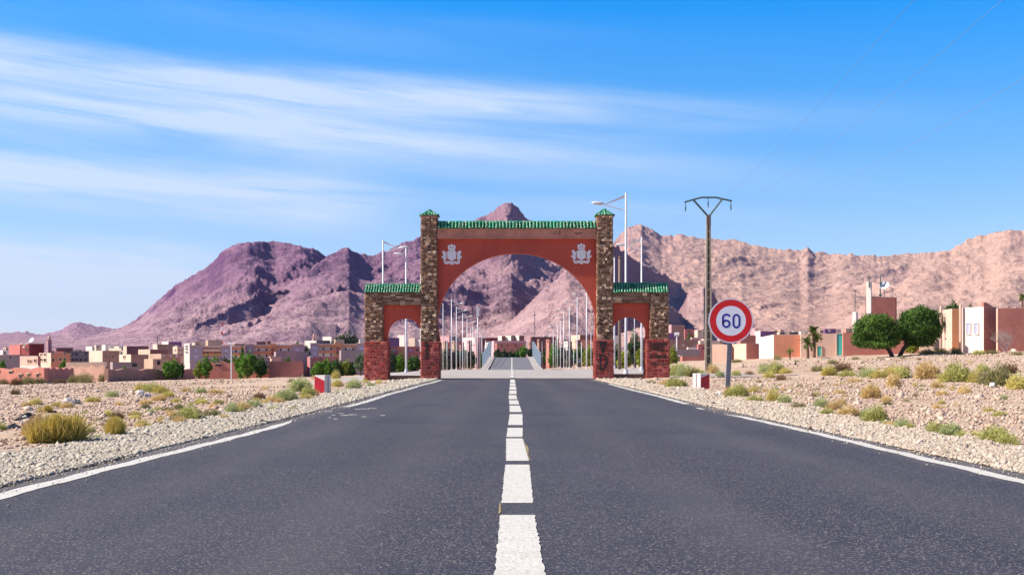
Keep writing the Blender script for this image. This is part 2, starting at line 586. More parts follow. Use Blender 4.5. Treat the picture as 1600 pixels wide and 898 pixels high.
strip('road_marking', np.arange(1, 20.0, 0.15), le, lambda y: le(y) + 0.15 * min(1, max(0.1, (20 - y) * 0.5)), 0.004, m_paint, jit=0.008)
strip('road_marking', np.arange(25.5, 60.5, 0.3), lambda y: le(y) - 0.03, lambda y: le(y) + 0.13, 0.004, m_paint, jit=0.012)
strip('road_marking', np.arange(1, 22.3, 0.15), re_, lambda y: re_(y) + 0.14 * min(1, max(0.1, (22.3 - y) * 0.8)), 0.004, m_paint, jit=0.008)
strip('road_marking', np.arange(24.2, 25.0, 0.1), lambda y: 3.58, lambda y: 3.66, 0.004, m_paint, jit=0.02)
strip('road_marking', np.arange(27.2, 50, 0.3), lambda y: re_(y) - 0.02, lambda y: re_(y) + 0.13, 0.004, m_paint, jit=0.01)
# worn flecks of an old marking in the left lane
mb = MB()
for px, py, wpx in ((513, 643, 12), (521, 648.5, 5), (533, 646, 9), (538, 648.8, 12), (551, 647.8, 13), (559, 640, 9), (570, 639.4, 14), (582, 638.8, 14),
                    (569, 651, 7), (524, 654.5, 6), (598, 649, 7), (515, 652, 4)):
    d = CAM_H * F / (py - HY)
    x = (px - 800) / F * d
    wv = wpx / F * d
    n = 9
    top = [(x - wv / 2 + wv * i / n, d + 0.09 + nr.uniform(-.05, .05)) for i in range(n + 1)]
    bot = [(x + wv / 2 - wv * i / n, d - 0.09 + nr.uniform(-.05, .05)) for i in range(n + 1)]
    poly = top + bot
    mb.add([(a, b_, float(np.interp(d, PY, PZ)) + 0.004) for a, b_ in poly], [tuple(range(len(poly)))[::-1]])
tag(mb.build('road_marking', m_paint, fix=False), kind='structure')

# ------------------------------------------------------------------ stones and gravel
ICO = None


OCT = (np.array([(1, 0, 0), (-1, 0, 0), (0, 1, 0), (0, -1, 0), (0, 0, 1), (0, 0, -1)], float),
       np.array([(0, 2, 4), (2, 1, 4), (1, 3, 4), (3, 0, 4), (2, 0, 5), (1, 2, 5), (3, 1, 5), (0, 3, 5)]))


def ico():
    global ICO
    if ICO is None:
        bm = bmesh.new()
        bmesh.ops.create_icosphere(bm, subdivisions=1, radius=1)
        ICO = (np.array([v.co[:] for v in bm.verts]), np.array([[v.index for v in f.verts] for f in bm.faces]))
        bm.free()
    return ICO


def pebbles(name, P, size, tone, m, flat=0.6, sink=0.2, small=False):
    bv, bf = OCT if small else ico()
    N = len(P)
    V = bv[None] * (1 + nr.uniform(-.28, .28, (N, len(bv), 1)))
    V = V * np.stack([nr.uniform(.7, 1.3, N), nr.uniform(.7, 1.1, N), nr.uniform(flat * .7, flat * 1.3, N)], -1)[:, None, :]
    a = nr.uniform(0, 6.28, N)
    ca, sa = np.cos(a)[:, None], np.sin(a)[:, None]
    x = V[..., 0] * ca - V[..., 1] * sa
    y = V[..., 0] * sa + V[..., 1] * ca
    tl = nr.uniform(-.5, .5, N)[:, None]
    z = V[..., 2] + x * tl * 0.6
    V = np.stack([x, y, z], -1) * size[:, None, None]
    V[..., 2] += (flat * size * (1 - sink * 2))[:, None] * 0.6
    V = V + P[:, None, :]
    Fc = (bf[None] + (np.arange(N) * len(bv))[:, None, None]).reshape(-1, 3)
    me = npmesh(name, V.reshape(-1, 3), Fc, tone=np.repeat(tone, len(bv)))
    return tag(link(name, me, m), kind='stuff')


m_grav = toned('shoulder_gravel', (0.18, 0.15, 0.125), (0.66, 0.60, 0.51), mid=(0.46, 0.405, 0.34), grain=60)
m_gravp = toned('pink_gravel', (0.22, 0.16, 0.125), (0.70, 0.60, 0.50), mid=(0.50, 0.41, 0.335), grain=60)
m_rock = toned('field_rock', (0.17, 0.10, 0.075), (0.72, 0.58, 0.47), mid=(0.50, 0.355, 0.27), grain=25)


def scatter(n, xa, xb, d0, d1, power=1.0):
    """points between lateral bounds, more of them near the camera"""
    u = nr.uniform(0, 1, n)
    d = 1 / (1 / d0 + (1 / d1 - 1 / d0) * u) if power == 1 else np.exp(np.log(d0) + (np.log(d1) - np.log(d0)) * u)
    x = xa + (xb - xa) * nr.uniform(0, 1, n)
    return x, d


for side in (-1, 1):
    n = 62000
    x, d = scatter(n, 0, 1, 7, 62, power=2)
    lo = 3.56 if side < 0 else 4.0
    wd = 1.55 + 0.25 * np.sin(d * 0.35) + 0.15 * np.sin(d * 1.3)
    x = side * (lo + 0.02 + wd * x)
    P = np.stack([x, d, ground_z(x, d) - 0.002], -1)
    sz = nr.uniform(.009, .021, n) * (1 + d / 28) * (1 + 0.7 * (nr.uniform(0, 1, n) > .97))
    pebbles('shoulder_gravel', P, sz, np.clip(nr.normal(.55, .22, n), 0, 1), m_grav if side < 0 else m_gravp, small=True, flat=.7)
    # stray chips kicked onto the asphalt
    n = 900
    x, d = scatter(n, 0, 1, 5, 60, power=2)
    x = side * (lo - np.abs(nr.normal(0, .16, n)))
    pebbles('loose_chips', np.stack([x, d, np.interp(d, PY, PZ) + .002], -1), nr.uniform(.004, .010, n) * (1 + d / 30), np.clip(nr.normal(.6, .2, n), 0, 1), m_grav if side < 0 else m_gravp, small=True, flat=.7)
# field stones: lateral position chosen by viewing direction so both fields fill up
for side in (-1, 1):
    n = 42000
    k = nr.uniform(0, .52, n)
    d = np.exp(nr.uniform(math.log(8), math.log(100), n))
    x = side * k * d
    ok = (np.abs(x) > (5.0 + .5 * nr.uniform(-1, 1, n))) & ((d < 58) | (np.abs(x) > 16))
    dens = fbm(x / 6, d / 6, 3, 21)
    ok &= dens > nr.uniform(-.7, .4, n)
    x, d = x[ok], d[ok]
    P = np.stack([x, d, ground_z(x, d) - 0.004], -1)
    n = len(x)
    big_ = nr.uniform(0, 1, n) > .985
    sz = nr.uniform(.008, .022, n) * (1 + d / 24) * (1 + 1.6 * big_ * nr.uniform(.3, 1, n))
    tn_ = np.clip(nr.normal(.6, .25, n), 0, 1)
    pebbles('field_stones', P[~big_], sz[~big_], tn_[~big_], m_rock, flat=0.7, small=True)
    pebbles('field_stones', P[big_], sz[big_], tn_[big_], m_rock, flat=0.6)


def boulder(px, py, wpx, hpx, label, m=None, tone=.8, name='boulder', cat='rock'):
    P = ground_hit(px, py)
    s_ = P.y / F
    bm = bmesh.new()
    bmesh.ops.create_icosphere(bm, subdivisions=3, radius=1)
    for v_ in bm.verts:
        q = v_.co
        f_ = 1 + 0.25 * float(gn(np.array([q.x * 1.7 + px]), np.array([q.y * 1.7 + q.z * 2.1 + py]), 5)[0]) + 0.1 * float(gn(np.array([q.x * 5 + px]), np.array([q.z * 5 + q.y * 4]), 8)[0])
        v_.co = Vector((q.x * wpx * s_ / 2, q.y * wpx * s_ * .4, q.z * hpx * s_ * .62 + hpx * s_ * .35)) * f_
    me = bpy.data.meshes.new(name)
    bm.to_mesh(me)
    bm.free()
    a = me.attributes.new('tone', 'FLOAT', 'POINT')
    a.data.foreach_set('value', [tone] * len(me.vertices))
    o = link(name, me, m or m_rock, None, P)
    return tag(o, label, cat)


m_pale = toned('pale_boulder', (0.5, 0.42, 0.36), (0.78, 0.72, 0.68), grain=12)
boulder(219, 620, 13, 12, 'pale pink boulder in front of the yellow-green shrubs in the left field', m_pale)
boulder(231, 620, 10, 6, 'low whitish boulder close to the right of the taller pale pink one', m_pale)
boulder(105, 629, 14, 8, 'flat whitish rock among dry grass tufts in the left field', m_pale)
boulder(118, 631, 14, 8, 'dark grey rock right beside the flat whitish rock in the left field', toned('grey_rock', (.12, .11, .12), (.3, .28, .28)))
boulder(1126, 617, 17, 6, 'long white kerb-like stone at the foot of the speed limit sign', m_pale, name='stone')
boulder(1266, 671, 5, 5, 'dark brown fist-sized stone on the right shoulder close to the white edge line', toned('brown_rock', (.08, .05, .04), (.2, .14, .11)), name='stone')
boulder(1447, 694, 7, 6, 'rust-brown stone on the gravel of the right shoulder below the green shrub', toned('brown_rock', (.08, .05, .04), (.2, .14, .11)), name='stone')
m_slate = toned('slate_chips', (.02, .02, .025), (.6, .57, .55), mid=(.09, .085, .09))
for (px, py, wpx, hpx, lb) in ((45, 655, 40, 16, 'heap of dark slate chips with white flecks behind the big yellow tuft'), (20, 668, 22, 9, 'smaller heap of slate chips at the left edge of the picture')):
    P0 = ground_hit(px, py)
    s_ = P0.y / F
    n = 130
    r_ = np.sqrt(nr.uniform(0, 1, n))
    a = nr.uniform(0, 6.28, n)
    Q = np.stack([r_ * np.cos(a) * wpx * s_ / 2, r_ * np.sin(a) * wpx * s_ * .5, (1 - r_) * hpx * s_ * .8 * nr.uniform(.6, 1, n) - 0.01], -1)
    o = pebbles('stone_heap', Q, nr.uniform(.018, .045, n), np.where(nr.uniform(0, 1, n) > .72, 1., nr.uniform(0, .4, n)), m_slate, flat=.3)
    o.location = P0
    del o['kind']
    tag(o, lb, 'stone heap')

# ------------------------------------------------------------------ mountains
SILS = [
    # far pale-blue range at the left edge
    dict(s=[(-400, 520, 6500), (-100, 518, 6500), (0, 512, 6500), (20, 513, 6500), (45, 520, 6500), (66, 515, 6500), (80, 517, 6500), (110, 526, 6500), (300, 545, 6500)], w=1500, a=.25),
    dict(s=[(-500, 500, 3600), (-200, 512, 3600), (-60, 519, 3600), (0, 518, 3600), (30, 514, 3600), (58, 519, 3600), (80, 519, 3500), (98, 512, 3500), (107, 505, 3500), (120, 500, 3500), (134, 503, 3500), (165, 510, 3500), (190, 514, 3500), (260, 535, 3500), (340, 550, 3500)], w=1500, a=.5),
    dict(s=[(60, 548, 2300), (120, 532, 2300), (160, 522, 2300), (188, 514, 2300), (210, 502, 2300), (232, 485, 2300), (255, 464, 2300), (275, 446, 2280), (300, 432, 2260), (325, 415, 2240), (338, 401, 2220), (350, 390, 2200), (364, 381, 2200), (385, 377, 2200), (410, 377, 2200), (440, 379, 2220), (468, 382, 2260), (490, 391, 2300), (511, 401, 2350), (600, 440, 2500), (700, 500, 2500)], w=1350, a=.55, b=.7),
    dict(s=[(300, 540, 1500), (380, 500, 1600), (440, 455, 1750), (480, 425, 1850), (510, 402, 1950), (528, 391, 2000), (545, 387, 2000), (562, 395, 2050), (580, 400, 2080), (605, 391, 2150), (630, 379, 2200), (660, 368, 2250), (700, 358, 2350), (740, 346, 2450), (764, 336, 2500), (775, 325, 2500), (788, 320, 2500), (799, 316, 2500), (808, 323, 2520), (820, 337, 2540), (838, 350, 2560), (880, 362, 2560), (930, 380, 2560), (975, 430, 2560), (1010, 480, 2560)], w=1500, a=.42, b=.7),
    # spur in front of it, striped by gullies
    dict(s=[(280, 548, 980), (330, 528, 1050), (400, 500, 1180), (450, 480, 1300), (500, 460, 1450), (540, 448, 1620), (565, 446, 1760), (600, 458, 1820), (660, 486, 1880), (740, 515, 1950)], w=420, a=.30, b=1.1),
    dict(s=[(215, 550, 1050), (260, 532, 1120), (300, 510, 1220), (340, 488, 1360), (380, 470, 1500), (420, 456, 1650), (455, 448, 1780), (490, 462, 1820), (540, 490, 1850)], w=380, a=.30, b=1.1),
    dict(s=[(640, 520, 1500), (690, 490, 1600), (740, 462, 1750), (790, 440, 1950), (830, 432, 2100), (870, 450, 2150), (920, 480, 2200)], w=450, a=.3, b=1.0),
    # crest running away to the right, its right flank in shade
    dict(s=[(800, 500, 1300), (850, 450, 1350), (890, 415, 1400), (930, 390, 1500), (950, 380, 1560), (975, 392, 1700), (1005, 410, 1850), (1040, 432, 2000), (1085, 452, 2150), (1130, 468, 2250), (1180, 486, 2300), (1260, 505, 2300)], w=700, a=.25, b=.6),
    # right massif
    dict(s=[(880, 470, 2700), (930, 405, 2700), (955, 383, 2700), (970, 366, 2700), (983, 354, 2700), (1002, 350, 2700), (1012, 356, 2720), (1034, 369, 2740), (1060, 367, 2760), (1090, 370, 2760), (1115, 373, 2760), (1158, 375, 2760), (1166, 380, 2760), (1200, 388, 2760), (1250, 393, 2760), (1262, 389, 2760), (1272, 395, 2760), (1330, 399, 2760), (1370, 400, 2800), (1400, 396, 2800), (1440, 395, 2800), (1480, 392, 2800), (1700, 380, 2800), (2200, 420, 2800)], w=1500, a=.20, b=.34),
    # low spurs on the right
    dict(s=[(1000, 545, 1200), (1045, 505, 1240), (1075, 462, 1270), (1100, 446, 1300), (1110, 450, 1380), (1128, 478, 1500), (1160, 498, 1560), (1230, 520, 1600), (1300, 540, 1600)], w=420, a=.3),
    dict(s=[(1020, 500, 1050), (1040, 478, 1060), (1050, 478, 1100), (1070, 500, 1150), (1100, 520, 1170), (1160, 540, 1180)], w=240, a=.3),
    # right hill
    dict(s=[(1180, 540, 1400), (1260, 522, 1450), (1320, 498, 1500), (1380, 458, 1600), (1430, 425, 1750), (1470, 398, 1850), (1490, 387, 1880), (1512, 373, 1900), (1535, 365, 1900), (1570, 359, 1900), (1600, 356, 1900), (1700, 345, 1900), (1900, 350, 1900), (2300, 420, 1900)], w=1000, a=.18, b=.34),
]
pxs = np.concatenate([np.linspace(-480, -20, 90), np.linspace(-19, 1620, 1010), np.linspace(1622, 2100, 90)])
rows = np.unique(np.concatenate([np.linspace(480, 1000, 50), np.linspace(1000, 2850, 300), np.linspace(2860, 4000, 40), np.linspace(4050, 7000, 30)]))
PXg, Yg = np.meshgrid(pxs, rows)
Xg = (PXg - 800) / F * Yg
foot = -4 + (Yg - 480) * 0.026 + 3 * fbm(Xg / 220, Yg / 220, 4, 2)
foot = np.where(Yg > 3200, foot.clip(max=70), foot)
wx = Xg + 90 * fbm(Xg / 500, Yg / 500, 3, 40)
wy = Yg + 90 * fbm(Xg / 500, Yg / 500, 3, 50)
qx, qy = wx * .82 - wy * .57, wx * .57 + wy * .82
rg = ridged(qx / 300, qy / 900, 8, 4, .52)
rg2 = ridged(qx / 95, qy / 280, 6, 90, .55)
rg3 = ridged(qx / 34, qy / 60, 4, 140, .6)
H = foot.copy()
for i, sdef in enumerate(SILS):
    s_ = np.array(sdef['s'], float)
    yc = np.interp(pxs, s_[:, 0], s_[:, 1])
    yc = yc + 0.35 * np.clip(s_[0, 0] - pxs, 0, None) * (s_[0, 0] > -300) + 0.5 * np.clip(pxs - s_[-1, 0], 0, None) * (s_[-1, 0] < 2000)
    jit_ = 2.0 * fbm(pxs / 12.0, np.full_like(pxs, i * 7.7), 5, 60 + i, .6)
    D = np.interp(pxs, s_[:, 0], s_[:, 2]) + 60 * fbm(pxs / 90.0, np.full_like(pxs, i * 3.3), 2, 70 + i)
    crest = CAM_H + (HY - yc) / F * D
    Dg = np.broadcast_to(D, Yg.shape)
    Cg = np.broadcast_to(crest, Yg.shape)
    fd = -4 + (Dg - 480) * 0.026
    rel = np.maximum(Cg - fd, -6)
    rel = rel - jit_[None, :] / F * Dg * np.exp(-np.abs(Dg - Yg) / 45.0)
    tn = (Dg - Yg) / sdef['w']
    prof = np.where(tn >= 0, np.clip(1 - tn, 0, 1) ** 1.2, np.clip(1 + tn * 2.6, 0, 1) ** 1.3)
    msk = np.clip(np.abs(tn) / .30, 0, 1)
    msk = msk * msk * (3 - 2 * msk)
    carve = sdef['a'] * 1.15 * (1 - rg) * np.clip(prof, 0, 1) ** .7 * msk + sdef.get('b', .8) * (0.17 * (1 - rg2) + .07 * (1 - rg3)) * np.clip(prof, 0, 1) ** .8 * np.clip(np.abs(tn) / .04, 0, 1)
    h = foot + rel * prof - rel.clip(min=0) * carve
    h = np.where(prof <= 0, foot - 5, h)
    H = np.maximum(H, h)
cragm = np.clip(fbm(qx / 170, qy / 300, 3, 222) * 1.6 - .05, 0, 1)
H += cragm * 22 * (ridged(qx / 42, qy / 60, 4, 211, .6) - .35) * np.clip((H - foot) / 60, 0, 1) * np.clip(1.2 - (Xg + 300) / 1200, .25, 1)
H += (1.5 * fbm(Xg / 25, Yg / 25, 4, 77)) * np.clip((H - foot) / 20, 0, 1)
n_c, n_r = len(pxs), len(rows)
idx = np.arange(n_c * n_r).reshape(n_r, n_c)
quads = np.stack([idx[:-1, :-1], idx[:-1, 1:], idx[1:, 1:], idx[1:, :-1]], -1).reshape(-1, 4)
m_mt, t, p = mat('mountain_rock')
v = wcoords(t)
geo = t.node('ShaderNodeNewGeometry')
sepn = t.node('ShaderNodeSeparateXYZ', {0: geo.outputs['Normal']})
sepp = t.node('ShaderNodeSeparateXYZ', {0: geo.outputs['Position']})
ma = t.noise(v, 0.0025, 5, 0.6)
mb_ = t.noise(v, 0.012, 7, 0.68)
mc = t.noise(v, 0.07, 6, 0.7)
strata = t.noise(wcoords(t, (0.35, 0.35, 3.0)), 0.02, 5, 0.6, dist=1.0)
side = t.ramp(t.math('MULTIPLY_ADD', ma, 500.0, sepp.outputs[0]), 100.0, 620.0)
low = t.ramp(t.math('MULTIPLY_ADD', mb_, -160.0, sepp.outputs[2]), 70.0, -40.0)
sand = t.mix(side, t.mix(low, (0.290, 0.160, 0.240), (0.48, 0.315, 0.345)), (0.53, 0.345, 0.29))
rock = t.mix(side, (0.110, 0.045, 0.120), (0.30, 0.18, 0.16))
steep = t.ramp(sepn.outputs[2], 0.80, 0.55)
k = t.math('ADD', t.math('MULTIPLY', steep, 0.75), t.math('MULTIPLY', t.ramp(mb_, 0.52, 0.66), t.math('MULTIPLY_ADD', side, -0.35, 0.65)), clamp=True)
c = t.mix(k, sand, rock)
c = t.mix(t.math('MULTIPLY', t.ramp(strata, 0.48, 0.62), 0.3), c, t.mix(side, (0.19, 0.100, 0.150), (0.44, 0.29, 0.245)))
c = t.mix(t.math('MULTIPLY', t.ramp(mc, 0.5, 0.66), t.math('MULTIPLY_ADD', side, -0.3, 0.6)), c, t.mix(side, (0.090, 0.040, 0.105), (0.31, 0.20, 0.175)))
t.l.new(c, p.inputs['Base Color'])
p.inputs['Roughness'].default_value = 1.0
p.inputs['Specular IOR Level'].default_value = 0.1
bh = t.math('ADD', t.math('MULTIPLY', mb_, 12.0), t.math('MULTIPLY', mc, t.math('MULTIPLY_ADD', side, -3.0, 6.0)))
bp = t.node('ShaderNodeBump', {'Height': bh, 'Strength': 1.0, 'Distance': 1.5})
t.l.new(bp.outputs[0], p.inputs['Normal'])
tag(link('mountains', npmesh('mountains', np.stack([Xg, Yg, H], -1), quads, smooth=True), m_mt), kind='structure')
HG = (pxs, rows, H)


def far_z(x, y):
    """height of whatever ground lies at x,y, valley or mountain foot"""
    if y < 490:
        return gz(x, y)
    px = x / y * F + 800
    i = int(np.clip(np.searchsorted(pxs, px), 1, n_c - 1))
    j = int(np.clip(np.searchsorted(rows, y), 1, n_r - 1))
    return max(float(H[j, i]), gz(x, y))

# ------------------------------------------------------------------ the gate
GD = 62.0
GS = GD / F
m_red = plaster('red_plaster', (0.55, 0.092, 0.056), var=0.2, scale=0.5, bump=0.15)
m_lintel = plaster('weathered_pink_plaster', (0.62, 0.26, 0.18), var=0.35, scale=1.2, bump=0.4)
m_mortar = plaster('brown_mortar', (0.17, 0.095, 0.065), var=0.2, scale=2)
m_rmortar = plaster('pink_raised_mortar', (0.66, 0.25, 0.20), var=0.25, scale=3)
m_stone = toned('brown_gate_stone', (0.15, 0.085, 0.055), (0.82, 0.60, 0.42), mid=(0.44, 0.265, 0.175), grain=14)
m_rstone = toned('red_painted_stone', (0.24, 0.035, 0.030), (0.60, 0.17, 0.13), mid=(0.40, 0.070, 0.052), grain=14)
m_tile, t, p = mat('green_glazed_tile')
oi = t.node('ShaderNodeObjectInfo')
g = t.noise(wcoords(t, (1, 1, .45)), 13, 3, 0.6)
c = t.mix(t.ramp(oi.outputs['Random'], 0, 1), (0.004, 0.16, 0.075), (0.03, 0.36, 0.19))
c = t.mix(t.math('MULTIPLY', t.ramp(g, 0.53, 0.62), 0.7), c, (0.66, 0.74, 0.56))  # pale flecks are sun glints painted into the tile colour
t.l.new(c, p.inputs['Base Color'])
p.inputs['Roughness'].default_value = 0.28
m_white = plain('white_paint', (0.86, 0.82, 0.84), rough=0.6, var=0.08)
m_spray = plain('black_spray_paint', (0.015, 0.013, 0.015), rough=0.7)

gate = empty('town_gate', (0.25, GD, gz(0, GD)), 'big red arched town gate with green tiled roofs and stone towers spanning the road', 'gate')
gi = Matrix.Translation(-gate.location)


def gx(px):
    return (px - 800) * GS


def gzz(py):
    return CAM_H + (HY - py) * GS


UNIT = {}


def unit_stone(i, m):
    """one of a few rough blocks filling -0.5..0.5 in x and z, 0..1 deep"""
    key = (i, m.name)
    if key not in UNIT:
        r_ = random.Random(i)
        bm = bmesh.new()
        bmesh.ops.create_cube(bm, size=1)
        for v_ in bm.verts:
            v_.co.x += r_.uniform(-.09, .09)
            v_.co.z += r_.uniform(-.10, .10)
            v_.co.y += r_.uniform(-.12, .12)
        bmesh.ops.bevel(bm, geom=[e for e in bm.edges], offset=0.09, segments=1, affect='EDGES')
        me = bpy.data.meshes.new('stone')
        bm.to_mesh(me)
        bm.free()
        a = me.attributes.new('tone', 'FLOAT', 'POINT')
        a.data.foreach_set('value', [r_.choice([0.0, .12, .25, .3, .42, .5, .6, .95])] * len(me.vertices))
        me.materials.append(m)
        UNIT[key] = me
    return UNIT[key]


def courses(x0, x1, z0, z1, hs, ws, rr):
    """uneven rubble courses covering a rectangle: list of (xc, zc, w, h)"""
    out = []
    z = z0
    while z < z1 - 0.02:
        h = min(rr.uniform(*hs), z1 - z)
        if z1 - z - h < hs[0] * .5:
            h = z1 - z
        x = x0
        while x < x1 - 0.01:
            w_ = min(rr.uniform(*ws), x1 - x)
            if x1 - x - w_ < ws[0] * .5:
                w_ = x1 - x
            if rr.random() < .25 and h > .13:
                out += [(x + w_ / 2, z + h * .25, w_, h * .5), (x + w_ / 2, z + h * .75, w_, h * .5)]
            else:
                out.append((x + w_ / 2, z + h / 2, w_, h))
            x += w_
        z += h
    return out


n_single = [0]


def face_stones(parent, ox, oy, x0, x1, z0, z1, side, m, depth, rr, single, hs, ws, gap=.018):
    """rubble on one face. side F: front (x from x0 to x1 at y=oy); L/R: a side face (x0,x1 are then depths)"""
    V, Fc, T = [], [], []
    for (xc, zc, w_, h) in courses(x0, x1, z0, z1, hs, ws, rr):
        me = unit_stone(rr.randrange(16), m)
        pr = rr.uniform(.4, 1.0) * depth
        if side == 'F':
            M = Matrix.Translation((xc, oy - pr / 2 + 0.02, zc)) @ Matrix.Rotation(rr.uniform(-.05, .05), 4, 'Y') @ Matrix.Diagonal((w_ - gap, pr + .05, h - gap, 1))
        else:
            sg = -1 if side == 'L' else 1
            M = Matrix.Translation((ox + sg * (pr / 2 - 0.02), xc, zc)) @ Matrix.Diagonal((pr + .05, w_ - gap, h - gap, 1))
        if single and n_single[0] < 298:
            n_single[0] += 1
            o = link('stone', me, None, parent)
            o.matrix_local = gi @ M
        else:
            n = len(V)
            tn_ = me.attributes['tone'].data[0].value
            V += [tuple(gi @ M @ v_.co) for v_ in me.vertices]
            Fc += [[n + i for i in f.vertices] for f in me.polygons]
            T += [tn_] * len(me.vertices)
    if V:
        me = bpy.data.meshes.new('stone_facing')
        me.from_pydata(V, [], Fc)
        a = me.attributes.new('tone', 'FLOAT', 'POINT')
        a.data.foreach_set('value', T)
        tag(link('stone_facing', me, m, parent), kind='stuff')


YF = GD - 0.40       # front of the towers
rr = random.Random(5)
HS, WS = (.075, .15), (.09, .25)
HR, WR = (.11, .19), (.12, .30)
pillars = [   # name, shaft px0,px1, top, bottom ; base px0,px1, bottom
    ('pillar', 572, 599, 458, 533.5, 571.5, 607, 592.5),
    ('tower', 659, 683, 341, 534, 659, 687, 591.5),
    ('tower', 932.5, 956, 340, 531.5, 928.5, 957, 589.5),
    ('pillar', 1015, 1042.5, 458, 530, 1008, 1043.5, 588.5)]
shafts = []
for (nm, a, b_, tp, bt, ba, bb, bz) in pillars:
    x0, x1 = gx(a), gx(b_)
    mb = MB(gate.location)
    dep = .95
    mb.box(x0, x1, YF, YF + dep, gzz(bt) - .02, gzz(tp))
    core = mb.build(nm, m_mortar, gate, loc=(0, 0, 0))
    shafts.append((core, a, b_, tp, bt))
    mb = MB(gate.location)
    X0, X1 = gx(ba), gx(bb)
    mb.box(X0, X1, YF - .10, YF + dep + .1, gzz(bz) - .5, gzz(bt))
    base = mb.build('pillar_base', m_rmortar, gate, loc=(0, 0, 0))
    zb, zt = gzz(bz) - .04, gzz(bt)
    face_stones(base, 0, YF - .10, X0, X1, zb, zt, 'F', m_rstone, .045, rr, True, HR, WR, .038)
    face_stones(base, X0, 0, YF - .10, YF + dep + .1, zb, zt, 'L', m_rstone, .04, rr, False, HR, WR)
    face_stones(base, X1, 0, YF - .10, YF + dep + .1, zb, zt, 'R', m_rstone, .04, rr, False, HR, WR)
for (core, a, b_, tp, bt) in shafts:
    x0, x1 = gx(a), gx(b_)
    single = core.name.startswith('pillar') and n_single[0] < 250
    face_stones(core, 0, YF, x0, x1, gzz(bt), gzz(tp), 'F', m_stone, .09, rr, single, HS, WS)
    face_stones(core, x0, 0, YF, YF + .95, gzz(bt), gzz(tp), 'L', m_stone, .04, rr, False, HS, WS)
    face_stones(core, x1, 0, YF, YF + .95, gzz(bt), gzz(tp), 'R', m_stone, .04, rr, False, HS, WS)

# low steps under the side arches, added for the dark shaded band there
for (a, b_, y0, y1) in ((607.3, 658.8, 586.5, 592), (957.2, 1007.8, 584, 590)):
    mb = MB(gate.location)
    mb.box(gx(a), gx(b_), YF + .05, YF + .95, gzz(y1) - .3, gzz(y0))
    mb.build('added_shade_step', m_mortar, gate, loc=(0, 0, 0))
# stone lintels over the side arches
for (a, b_, tp, bt) in ((599.2, 658.8, 457.5, 477), (956.2, 1014.8, 457.5, 474)):
    mb = MB(gate.location)
    mb.box(gx(a), gx(b_), YF + .003, YF + .90, gzz(bt), gzz(tp))
    core = mb.build('lintel', m_mortar, gate, loc=(0, 0, 0))
    face_stones(core, 0, YF + .01, gx(a), gx(b_), gzz(bt), gzz(tp), 'F', m_stone, .04, rr, False, (.12, .2), (.2, .5))


def arch_wall(name, ax0, ax1, ztop, pts, y0, y1, m):
    """plaster panel; pts: opening outline from bottom left over the top to bottom right, in pixels"""
    zb = pts[0][1]
    zb2 = pts[-1][1]
    poly = [(gx(ax0), gzz(zb)), (gx(ax0), gzz(ztop)), (gx(ax1), gzz(ztop)), (gx(ax1), gzz(zb2))] + [(gx(px), gzz(py)) for px, py in reversed(pts)]
    me = bpy.data.meshes.new(name)
    bm = bmesh.new()
    f = [bm.verts.new((x, y0, z)) for x, z in poly]
    face = bm.faces.new(f)
    r_ = bmesh.ops.extrude_face_region(bm, geom=[face])
    vs = [e for e in r_['geom'] if isinstance(e, bmesh.types.BMVert)]
    bmesh.ops.translate(bm, verts=vs, vec=(0, y1 - y0, 0))
    bmesh.ops.triangulate(bm, faces=[f for f in bm.faces if len(f.verts) > 4])
    bmesh.ops.recalc_face_normals(bm, faces=bm.faces)
    bmesh.ops.transform(bm, matrix=gi, verts=bm.verts)
    bm.to_mesh(me)
    bm.free()
    return link(name, me, m, gate)


def arch_pts(cx, cy, rx, ry, lo, leftx, rightx, n=40, bot=None):
    """elliptic arch springing at cy, drawn in a little (horseshoe) down to row lo"""
    pts = []
    for i in range(7):
        s_ = i / 6
        pts.append((leftx + (cx - rx - leftx) * math.sin(s_ * math.pi / 2), lo + (cy - lo) * s_))
    for i in range(1, n):
        a = math.pi * (1 - i / n)
        pts.append((cx + rx * math.cos(a), cy - ry * math.sin(a)))
    for i in range(7):
        s_ = 1 - i / 6
        pts.append((rightx + (cx + rx - rightx) * math.sin(s_ * math.pi / 2), (bot or lo) + (cy - (bot or lo)) * s_))
    return pts


YW = YF + .26
arch_wall('arch_wall', 683.2, 932.3, 374, arch_pts(807, 504, 122.5, 108, 533.4, 688.5, 927.8, bot=531.4), YW, YW + .45, m_red)
arch_wall('side_arch_wall', 599.2, 666, 477, arch_pts(633, 524, 26.5, 26.5, 533.4, 607.8, 657.8), YF + .24, YF + .64, m_red)
arch_wall('side_arch_wall', 950, 1014.8, 474, arch_pts(982.5, 521, 26.5, 25.5, 531.4, 957.4, 1007, bot=530), YF + .24, YF + .64, m_red)
# red jamb strips that overlap the inner towers, as the plaster does
mb = MB(gate.location)
mb.box(gx(683.2), gx(932.3), YF + .08, YF + .80, gzz(374), gzz(358))
mb.box(gx(683.2), gx(932.3), YF + .05, YF + .09, gzz(374.0), gzz(372.2))
lin = mb.build('lintel', m_lintel, gate, loc=(0, 0, 0))
# shallow cast joints along the beam
mb = MB(gate.location)
mb.box(gx(683.2), gx(932.3), YF + .20, YF + .70, gzz(477) - .0, gzz(476.4))


